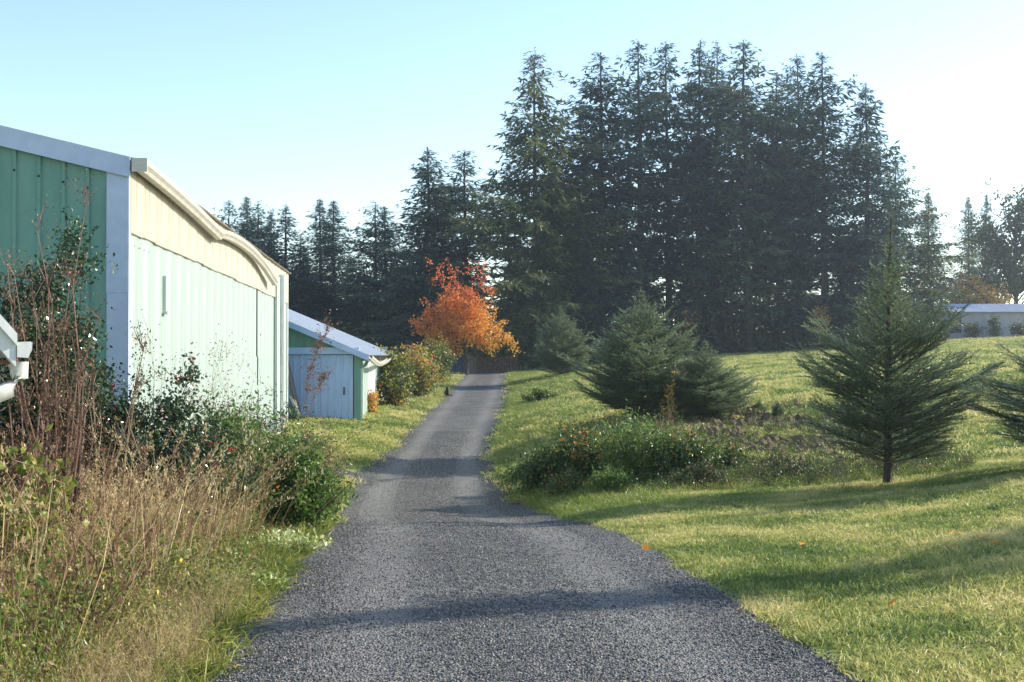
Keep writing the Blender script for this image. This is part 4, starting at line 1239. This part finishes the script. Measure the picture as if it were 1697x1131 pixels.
bush('autumn_hedge', pxw(655, 46), 46, .72, 1.8, 1.95, 46, 7000, .12, .08, 'hedge', 'dark_twig', 'bramble hedge with yellow and orange leaves hiding the shed wall', 130, sub=8, jit=.05, tintf=hedge_t, stem_r=.012, cat='hedge')
bush('autumn_hedge', pxw(693, 52), 52, .9, 2.2, 2.1, 46, 7000, .12, .08, 'hedge', 'dark_twig', 'bramble hedge with pink-red leaves around the wooden post', 131, sub=8, jit=.05, tintf=hedge_red, stem_r=.012, cat='hedge')
bush('autumn_hedge', pxw(722, 61), 61, .85, 3.0, 2.1, 46, 6000, .12, .08, 'hedge', 'dark_twig', 'reddish twiggy end of the hedge beside the blue fence', 132, sub=8, jit=.05, tintf=lambda P, r: hedge_t(P, r) - .05, stem_r=.012, cat='hedge')
bush('vine', pxw(616, 41.5), 41.5, .25, .5, 1.0, 12, 350, .12, .08, 'hedge', 'dark_twig', 'orange vine climbing the pale panel of the shed wall', 133, sub=5, jit=.06, tint=(.75, .15), cat='vine')

# brambles right of the driveway
bt = lambda c: (lambda P, r: np.where(r.random(len(P)) < c, r.uniform(.86, 1.0, len(P)), np.clip(r.normal(.4, .2, len(P)), 0, .82)))
bush('bramble_bush', pxw(905, 23), 23.0, .8, .9, .8, 70, 6500, .075, .045, 'bramble', 'dark_twig', 'dark green bramble mound at the driveway edge', 140, sub=5, jit=.07, tintf=bt(.01), cat='bramble')
bush('bramble_bush', pxw(975, 22.5), 22.5, .75, .8, .95, 70, 7000, .075, .045, 'bramble', 'dark_twig', 'dark bramble mound with red leaves on its top', 141, sub=5, jit=.07, tintf=lambda P, r: np.where((P[:, 2] > .5) & (r.random(len(P)) < .22), r.uniform(.9, 1, len(P)), np.clip(r.normal(.38, .2, len(P)), 0, .8)), cat='bramble')
bush('bramble_bush', pxw(1062, 21.5), 21.5, .9, .8, 1.1, 76, 7000, .07, .03, 'bush_green', 'pale_twig', 'grassy green bramble mound before the broad bushy fir', 142, sub=5, jit=.07, tint=(.5, .25), cat='bramble')
bush('bramble_bush', pxw(1135, 20.9), 20.9, .72, .7, .8, 60, 5200, .07, .04, 'bramble', 'dark_twig', 'bramble mound flecked with orange leaves near the turned soil', 143, sub=5, jit=.07, tintf=bt(.06), cat='bramble')
bush('bramble_bush', pxw(1195, 22.3), 22.3, .5, .6, .5, 40, 2500, .065, .04, 'bramble', 'dark_twig', 'small low bramble with scarlet leaves at the turned soil', 144, sub=5, jit=.08, tintf=bt(.12), cat='bramble')
bush('bramble_bush', pxw(895, 47), 47.0, .8, .9, .5, 40, 2600, .08, .05, 'bramble', 'dark_twig', 'small dark weed clump on the driveway verge further up', 145, sub=5, jit=.08, tintf=bt(.05), cat='bramble')
for i, (px, Y, w_, h_, nl, m_, sd_, lab) in enumerate((
        (862, 25.0, .5, .5, 2200, 'bush_green', 151, 'bright green weed clump hugging the driveway bend'),
        (935, 21.3, .45, .5, 2200, 'bramble', 152, 'dark leafy bramble at the front of the mounds'),
        (1010, 24.8, .6, .9, 2600, 'olive', 153, 'olive weeds behind the red-topped bramble mound'),
        (1012, 20.3, .45, .45, 2000, 'bush_green', 154, 'low light green weeds between the two largest bramble mounds'),
        (1100, 24.5, .7, .8, 2600, 'dry_leaf', 155, 'brown dead weeds in front of the small spiky fir'),
        (1160, 19.8, .5, .4, 1800, 'olive', 156, 'low olive weeds at the lawn edge below the orange-flecked bramble'),
        (1300, 20.5, .6, .4, 1500, 'olive', 157, 'sparse olive weeds left of the young fir trunk'))):
    bush('weed_clump', pxw(px, Y), Y, w_, w_, h_, 34, nl, .06, .03, m_, 'pale_twig', lab, sd_, sub=6, jit=.09, cat='weeds', stem_r=.005)
bush('sapling', pxw(1110, 30.2), 30.2, .3, .3, 1.25, 8, 150, .07, .05, 'gold', 'pale_twig', 'thin yellow-leaved sapling in front of the bushy firs', 146, sub=5, jit=.04, cat='sapling')
bush('dry_weeds', pxw(1395, 17.9), 17.9, .3, .25, .5, 22, 60, .03, .012, 'straw', 'pale_twig', 'pale dry stems left of the young fir trunk', 147, sub=2, jit=.03, stem_r=.003, cat='weeds', updir=1.0)

# ------------------------------------------------------------------ scattered stuff (geometry nodes)
def scatter(name, P, sc, rot, variants, label, cat=None):
    n = len(P)
    me = bpy.data.meshes.new(name)
    me.vertices.add(n)
    me.vertices.foreach_set('co', np.asarray(P, np.float32).ravel())
    a = me.attributes.new('scl', 'FLOAT', 'POINT'); a.data.foreach_set('value', np.asarray(sc, np.float32))
    a = me.attributes.new('rot', 'FLOAT_VECTOR', 'POINT'); a.data.foreach_set('vector', np.asarray(rot, np.float32).ravel())
    a = me.attributes.new('pick', 'INT', 'POINT'); a.data.foreach_set('value', rng.integers(0, len(variants), n).astype(np.int32))
    ob = link(bpy.data.objects.new(name, me))
    ng = bpy.data.node_groups.new(name, 'GeometryNodeTree')
    ng.interface.new_socket('Geometry', in_out='INPUT', socket_type='NodeSocketGeometry')
    ng.interface.new_socket('Geometry', in_out='OUTPUT', socket_type='NodeSocketGeometry')
    gi = ng.nodes.new('NodeGroupInput'); go = ng.nodes.new('NodeGroupOutput')
    jn = ng.nodes.new('GeometryNodeJoinGeometry')
    for v in reversed(variants):
        oi = ng.nodes.new('GeometryNodeObjectInfo'); oi.inputs['Object'].default_value = v; oi.inputs['As Instance'].default_value = True
        ng.links.new(oi.outputs['Geometry'], jn.inputs[0])
    ip = ng.nodes.new('GeometryNodeInstanceOnPoints'); ip.inputs['Pick Instance'].default_value = True

    def na(nm, ty):
        q = ng.nodes.new('GeometryNodeInputNamedAttribute'); q.data_type = ty; q.inputs['Name'].default_value = nm
        return q.outputs['Attribute']
    er = ng.nodes.new('FunctionNodeEulerToRotation')
    ng.links.new(na('rot', 'FLOAT_VECTOR'), er.inputs[0])
    ng.links.new(gi.outputs[0], ip.inputs['Points']); ng.links.new(jn.outputs[0], ip.inputs['Instance'])
    ng.links.new(na('pick', 'INT'), ip.inputs['Instance Index']); ng.links.new(er.outputs[0], ip.inputs['Rotation']); ng.links.new(na('scl', 'FLOAT'), ip.inputs['Scale'])
    ng.links.new(ip.outputs[0], go.inputs[0])
    md = ob.modifiers.new('scatter', 'NODES'); md.node_group = ng
    return tag(ob, label, cat, kind='stuff')


def tuft(name, nbl, rad, h, w, mat, bend=.4, seed=1, seg=2, heads=0):
    r = np.random.default_rng(seed)
    a = r.uniform(0, 6.28, nbl); q = np.sqrt(r.random(nbl)) * rad
    b = np.stack([np.cos(a) * q, np.sin(a) * q, np.full(nbl, -.01)], -1)
    L = h * r.uniform(.45, 1.1, nbl)
    d = np.stack([r.normal(size=nbl) * bend, r.normal(size=nbl) * bend, np.ones(nbl)], -1)
    d = unit(d)
    side = unit(np.cross(d, r.normal(size=(nbl, 3))))
    mid = b + d * (L * .55)[:, None]
    tip = b + d * L[:, None] + np.stack([d[:, 0] * L * .5, d[:, 1] * L * .5, -.18 * L], -1)
    V = np.stack([b - side * w / 2, b + side * w / 2, mid - side * w * .4, mid + side * w * .4, tip], 1)
    i = np.arange(nbl)[:, None] * 5
    mb = MB()
    t = np.clip(r.normal(.42, .2, nbl), 0, 1)
    mb.add(V, i + np.array([0, 1, 3, 2]), np.repeat(t, 5))
    mb.F.append(i + np.array([2, 3, 4]))
    if heads:
        k = r.integers(0, nbl, nbl * heads)
        f = r.uniform(.75, 1.05, len(k))[:, None]
        pp_ = mid[k] + (tip - mid)[k] * f + r.normal(size=(len(k), 3)) * .008
        mb.leaves(pp_, unit(d[k] + r.normal(size=(len(k), 3)) * .5), .03, .008, np.clip(r.normal(.6, .2, len(k)), 0, 1))
    me = mb.mesh(name, MAT[mat])
    return bpy.data.objects.new(name, me)


def rots(n, tilt=.12): return np.stack([rng.normal(size=n) * tilt, rng.normal(size=n) * tilt, rng.uniform(0, 6.283, n)], -1)


def off_drive(x, y, m=0.0): return np.abs(x - drive_x(y)) > dw(y) + m + .08 * np.sin(y * 3.1) + .05 * np.sin(y * 7.7)


def leafy_tuft(name, nst, h, nl, leaf, mat, seed, rad=.12):
    r = np.random.default_rng(seed)
    a = r.uniform(0, 6.28, nst); q = np.sqrt(r.random(nst)) * rad
    b = np.stack([np.cos(a) * q, np.sin(a) * q, np.full(nst, -.02)], -1)
    d = unit(np.stack([r.normal(size=nst) * .22, r.normal(size=nst) * .22, np.ones(nst)], -1)) * (h * r.uniform(.6, 1.1, nst))[:, None]
    s_ = np.linspace(0, 1, 4)
    P = b[:, None] + d[:, None] * s_[None, :, None] + r.normal(size=(nst, 4, 3)) * .02 * h
    mb = MB().stems(P, (.004 * (1 - .7 * s_))[None].repeat(nst, 0), 3, tint=.85)
    k = r.integers(0, nst, nst * nl); f = r.uniform(.15, 1.02, nst * nl)[:, None]
    mb.leaves(b[k] + d[k] * f + r.normal(size=(len(k), 3)) * .035, r.normal(size=(len(k), 3)) + np.array([0, 0, .3]), leaf * r.uniform(.5, 1.2, len(k)), leaf * .45, np.clip(r.normal(.5, .25, len(k)), 0, 1), fold=.15)
    return bpy.data.objects.new(name, mb.mesh(name, MAT[mat]))


leafy_t0 = leafy_tuft('rough_weed', 6, .35, 14, .05, 'bramble', 61)
leafy_t0b = leafy_tuft('rough_weed', 6, .4, 12, .04, 'olive', 62)
# lawn
lawn_t = [tuft('lawn_tuft', 70, .15, .055, .0055, 'lawn', .55, s) for s in (1, 2, 3)]
n = 42000
Y = 3.2 + 27 * rng.random(n) ** 1.25; X = rng.uniform(-2, 1, n) * 0 + rng.uniform(.4, .62, n) * 0 + (drive_x(Y) + dw(Y) - .05 + rng.random(n) ** 1.0 * (1.0 + .52 * Y))
k = off_drive(X, Y, -.02); X, Y = X[k], Y[k]
scatter('lawn_grass', np.stack([X, Y, G(X, Y) - .005], -1), rng.uniform(.6, 1.3, len(X)), rots(len(X)), lawn_t, 'short dewy lawn grass right of the driveway', 'grass')
ver_l = [tuft('lawn_clump', 40, .13, .13, .007, 'lawn', .6, s) for s in (51, 52)]
n = 1500
Y = 4 + 22 * rng.random(n); X = drive_x(Y) + dw(Y) + .05 + rng.random(n) * (1.0 + .5 * Y)
k = np.sin(X * 1.7 + 1.3 * np.sin(Y * .9)) + np.sin(Y * 1.3 + X * .6) > .2
X, Y = X[k], Y[k]
scatter('lawn_clumps', np.stack([X, Y, G(X, Y) - .005], -1), rng.uniform(.5, 1.2, len(X)), rots(len(X)), ver_l, 'uneven taller clumps in the near lawn', 'grass')
# meadow
mead_t = [tuft('meadow_tuft', 60, .4, .09, .016, 'lawn', .6, s) for s in (4, 5, 6)]
n = 42000
Y = 22 + 76 * rng.random(n) ** 1.1; X = drive_x(Y) + dw(Y) + rng.random(n) * (4 + .46 * Y)
k = (np.hypot((X - 6.0) / 2.0, (Y - 28.2) / 4.8) > 1) | (rng.random(n) < .25)
X, Y = X[k], Y[k]
scatter('meadow_grass', np.stack([X, Y, G(X, Y) - .01], -1), rng.uniform(.6, 1.4, len(X)), rots(len(X)), mead_t, 'sunlit yellow-green meadow grass below the grove', 'grass')
# verge grass both sides
ver_t = [tuft('verge_tuft', 46, .14, .24, .008, 'verge', .5, s) for s in (7, 8, 9)]
n = 11000
Y = 12 + 67 * rng.random(n) ** 1.3
side = rng.random(n) < .68
X = np.where(side, drive_x(Y) + dw(Y) + np.abs(rng.normal(size=n)) * (.5 + .012 * Y), drive_x(Y) - dw(Y) - np.abs(rng.normal(size=n)) * .6)
k = ((~side) & (Y > 15)) | side
k &= ~((~side) & (Y > 26) & (Y < 29.2)) & off_drive(X, Y, -.08)
X, Y = X[k], Y[k]
scl = rng.uniform(.35, 1.05, len(X)) * np.where(X < drive_x(Y), .6, 1.15) * np.clip((Y - 11.5) / 9, .2, 1)
scatter('verge_grass', np.stack([X, Y, G(X, Y) - .01], -1), scl, rots(len(X)), ver_t, 'longer green grass on the driveway verges', 'grass')
# grass of the left clearing
n = 13000
Y = rng.uniform(15, 78, n); X = drive_x(Y) - dw(Y) - rng.random(n) * 4.6
k = (X > -6.9) & (np.abs(Y - 28) > 1.0 + .0 * X) | (X > drive_x(Y) - dw(Y) - .2) & (np.abs(Y - 27.8) > .9)
X, Y = X[k], Y[k]
scatter('clearing_grass', np.stack([X, Y, G(X, Y) - .01], -1), rng.uniform(.6, 1.3, len(X)), rots(len(X)), mead_t, 'mown grass between the driveway and the shed', 'grass')
# grass clumps in the rough around the brambles
n = 5200
Y = rng.uniform(19.0, 34, n); X = rng.uniform(.3, 1, n) * (2 + .26 * Y)
k = (np.hypot((X - 6.0) / 2.2, (Y - 28.2) / 5.2) > 1) | (rng.random(n) < .45)
X, Y = X[k], Y[k]; n = len(X)
scatter('rough_grass', np.stack([X, Y, G(X, Y) - .01], -1), rng.uniform(.25, 1.0, n), rots(n), ver_t + [leafy_t0, leafy_t0b], 'rough tufted grass among brambles and turned soil', 'grass')
# tall dry grass on the left bank
dry_t = [tuft('dry_tuft', 17, .14, 1.0, .0065, 'straw', .26, s, heads=6) for s in (11, 12, 13)]
n = 1150
Y = 5.4 + 9.5 * rng.random(n); X = -2.0 - .03 * Y - np.abs(rng.normal(size=n)) * .9 - .25
k = (X < drive_x(Y) - dw(Y) - .25); X, Y = X[k], Y[k]
far = np.clip((drive_x(Y) - dw(Y) - X) / 1.2, .25, 1) * np.clip((Y - 4.6) / 3.6, .25, 1)
scatter('dry_grass', np.stack([X, Y, G(X, Y) - .02], -1), rng.uniform(.55, 1.1, len(X)) * far, rots(len(X), .16), dry_t, 'tall straw-coloured dry grass on the left bank', 'grass')
weed_t = [tuft('weed_tuft', 34, .16, .24, .011, 'weed', .8, s) for s in (14, 15, 16)]
n = 1500
Y = 4.6 + 10 * rng.random(n); X = drive_x(Y) - dw(Y) - np.abs(rng.normal(size=n)) * .75 + .06
k = X > -4.5; X, Y = X[k], Y[k]
scatter('bank_weeds', np.stack([X, Y, G(X, Y) - .02], -1), rng.uniform(.35, 1.0, len(X)), rots(len(X), .2), weed_t, 'green and yellow weeds along the left gravel edge', 'weeds')

lw_t = [leafy_tuft('leafy_weed', 7, .5, 16, .045, m, s) for s, m in ((41, 'weed'), (42, 'bush_green'), (43, 'weed'), (44, 'dry_leaf'))]
n = 1500
Y = 4.8 + 12 * rng.random(n); X = drive_x(Y) - dw(Y) - np.abs(rng.normal(size=n)) * 1.0 - .08
k = X > -4.6 - .05 * Y; X, Y = X[k], Y[k]
edge = np.clip((drive_x(Y) - dw(Y) - X) / .8, .35, 1)
scatter('leafy_weeds', np.stack([X, Y, G(X, Y) - .02], -1), rng.uniform(.4, 1.25, len(X)) * edge, rots(len(X), .2), lw_t, 'mixed leafy weeds tangled over the left bank', 'weeds')
ts_t = [tuft('tall_stalk', 5, .15, 1.3, .009, m, .2, s, heads=14) for s, m in ((45, 'straw'), (46, 'redbrown'), (47, 'straw'))]
n = 420
Y = 6.0 + 12 * rng.random(n); X = drive_x(Y) - dw(Y) - .45 - np.abs(rng.normal(size=n)) * .9
scatter('tall_stalks', np.stack([X, Y, G(X, Y) - .02], -1), rng.uniform(.45, 1.1, n), rots(n, .2), ts_t, 'tall single dry stalks leaning over the left bank', 'weeds')
n = 700
Y = 4.3 + 4.2 * rng.random(n); X = drive_x(Y) - dw(Y) - .05 - np.abs(rng.normal(size=n)) * .7
scatter('flattened_straw', np.stack([X, Y, G(X, Y) - .01], -1), rng.uniform(.2, .42, n), rots(n, .55), dry_t, 'short flattened straw at the bottom left', 'grass')

# gravel stones
def stone(seed):
    r = np.random.default_rng(seed)
    ph = (1 + 5 ** .5) / 2
    V = np.array([(-1, ph, 0), (1, ph, 0), (-1, -ph, 0), (1, -ph, 0), (0, -1, ph), (0, 1, ph), (0, -1, -ph), (0, 1, -ph), (ph, 0, -1), (ph, 0, 1), (-ph, 0, -1), (-ph, 0, 1)], float)
    V = unit(V) * r.uniform(.65, 1.15, (12, 1)) * np.array([1, .8, .6])
    F = [(0, 11, 5), (0, 5, 1), (0, 1, 7), (0, 7, 10), (0, 10, 11), (1, 5, 9), (5, 11, 4), (11, 10, 2), (10, 7, 6), (7, 1, 8), (3, 9, 4), (3, 4, 2), (3, 2, 6), (3, 6, 8), (3, 8, 9), (4, 9, 5), (2, 4, 11), (6, 2, 10), (8, 6, 7), (9, 8, 1)]
    return bpy.data.objects.new('stone', MB().add(V, F).mesh('stone', MAT['stone']))


st_v = [stone(s) for s in range(4)]
n = 120000
Y = 4.2 + 34 * rng.random(n) ** 2.1; X = drive_x(Y) + np.clip(rng.uniform(-1.04, 1.04, n) + rng.normal(size=n) * .02, -1.12, 1.1) * dw(Y)
kk = np.abs(X - drive_x(Y)) / dw(Y)
keep = (np.abs(kk - .5) > .16) | (rng.random(n) < np.clip(1.25 - Y / 14, .25, 1))
X, Y, kk = X[keep], Y[keep], kk[keep]; n = len(X)
Z = G(X, Y) + .02 - .035 * np.minimum(kk, 1.05) ** 6 - .012 * np.exp(-((kk - .5) / .16) ** 2)
scatter('gravel', np.stack([X, Y, Z + .001], -1), rng.uniform(.005, .0105, n) * np.clip(.8 + Y / 40, 1, 1.5), rng.uniform(0, 6.28, (n, 3)), st_v, 'loose dark grey gravel stones on the driveway', 'gravel')
# turned soil clods
cl_v = []
for s in range(3):
    o = stone(20 + s); o.data.materials.clear(); o.data.materials.append(MAT['soil']); o.name = 'clod'; cl_v.append(o)
n = 2600
Y = rng.uniform(22.5, 33.5, n); X = pxw(1265, Y) + rng.normal(size=n) * 1.15
k = (np.sin(X * 2.2 + Y) + np.sin(Y * 1.7) > -.5); X, Y = X[k], Y[k]
scatter('soil_clods', np.stack([X, Y, G(X, Y) + .02], -1), np.abs(rng.normal(size=len(X))) * .07 + .025, rng.uniform(0, 6.28, (len(X), 3)), cl_v, 'brown clods of turned soil between the firs', 'soil')

# a few fallen leaves on the lawn
lm = MB().leaves(np.array([[0, 0, 0]]), np.array([[1, 0, .1]]), .10, .075, np.array([.5]), np.array([[0, .2, 1.0]]), fold=.25).mesh('fallen_leaf', MAT['orange'])
for i, (px, py) in enumerate(((1572, 880), (1628, 893), (1656, 897), (1325, 902), (1470, 1003), (1075, 912))):
    Y = (EYE + .03) * FPX / (py - HOR)
    for _ in range(6):
        x = pxw(px, Y); Y = (EYE - g1(x, Y) - .05) * FPX / (py - HOR)
    o = put('fallen_leaf', lm, None, (x, Y, g1(x, Y) + .045))
    o.rotation_euler = (random.uniform(-.4, .4), random.uniform(-.4, .4), i * 1.7)
    tag(o, ('large orange leaf lying on the sunny lawn at the right', 'faint orange leaf between two brighter ones on the lawn', 'orange leaf nearest the right frame edge on the lawn', 'pale leaf on the shaded middle lawn', 'small pale leaf on the lawn near the bottom right', 'brown leaf on the grass beside the gravel edge')[i], 'leaf', 'fallen leaves')

# ------------------------------------------------------------------ the hazy autumn air
hz = MB().box((-130, -25, -8), (150, 175, 32))
hm, hnt, hout = new_mat('haze_air')
pv = hnt.nodes.new('ShaderNodeVolumePrincipled')
pv.inputs['Color'].default_value = (.74, .88, 1, 1)
pv.inputs['Density'].default_value = .00055
pv.inputs['Anisotropy'].default_value = .55
hnt.links.new(pv.outputs[0], hout.inputs['Volume'])
tag(hz.build('haze', hm), 'thin sunlit haze in the air', kind='stuff')
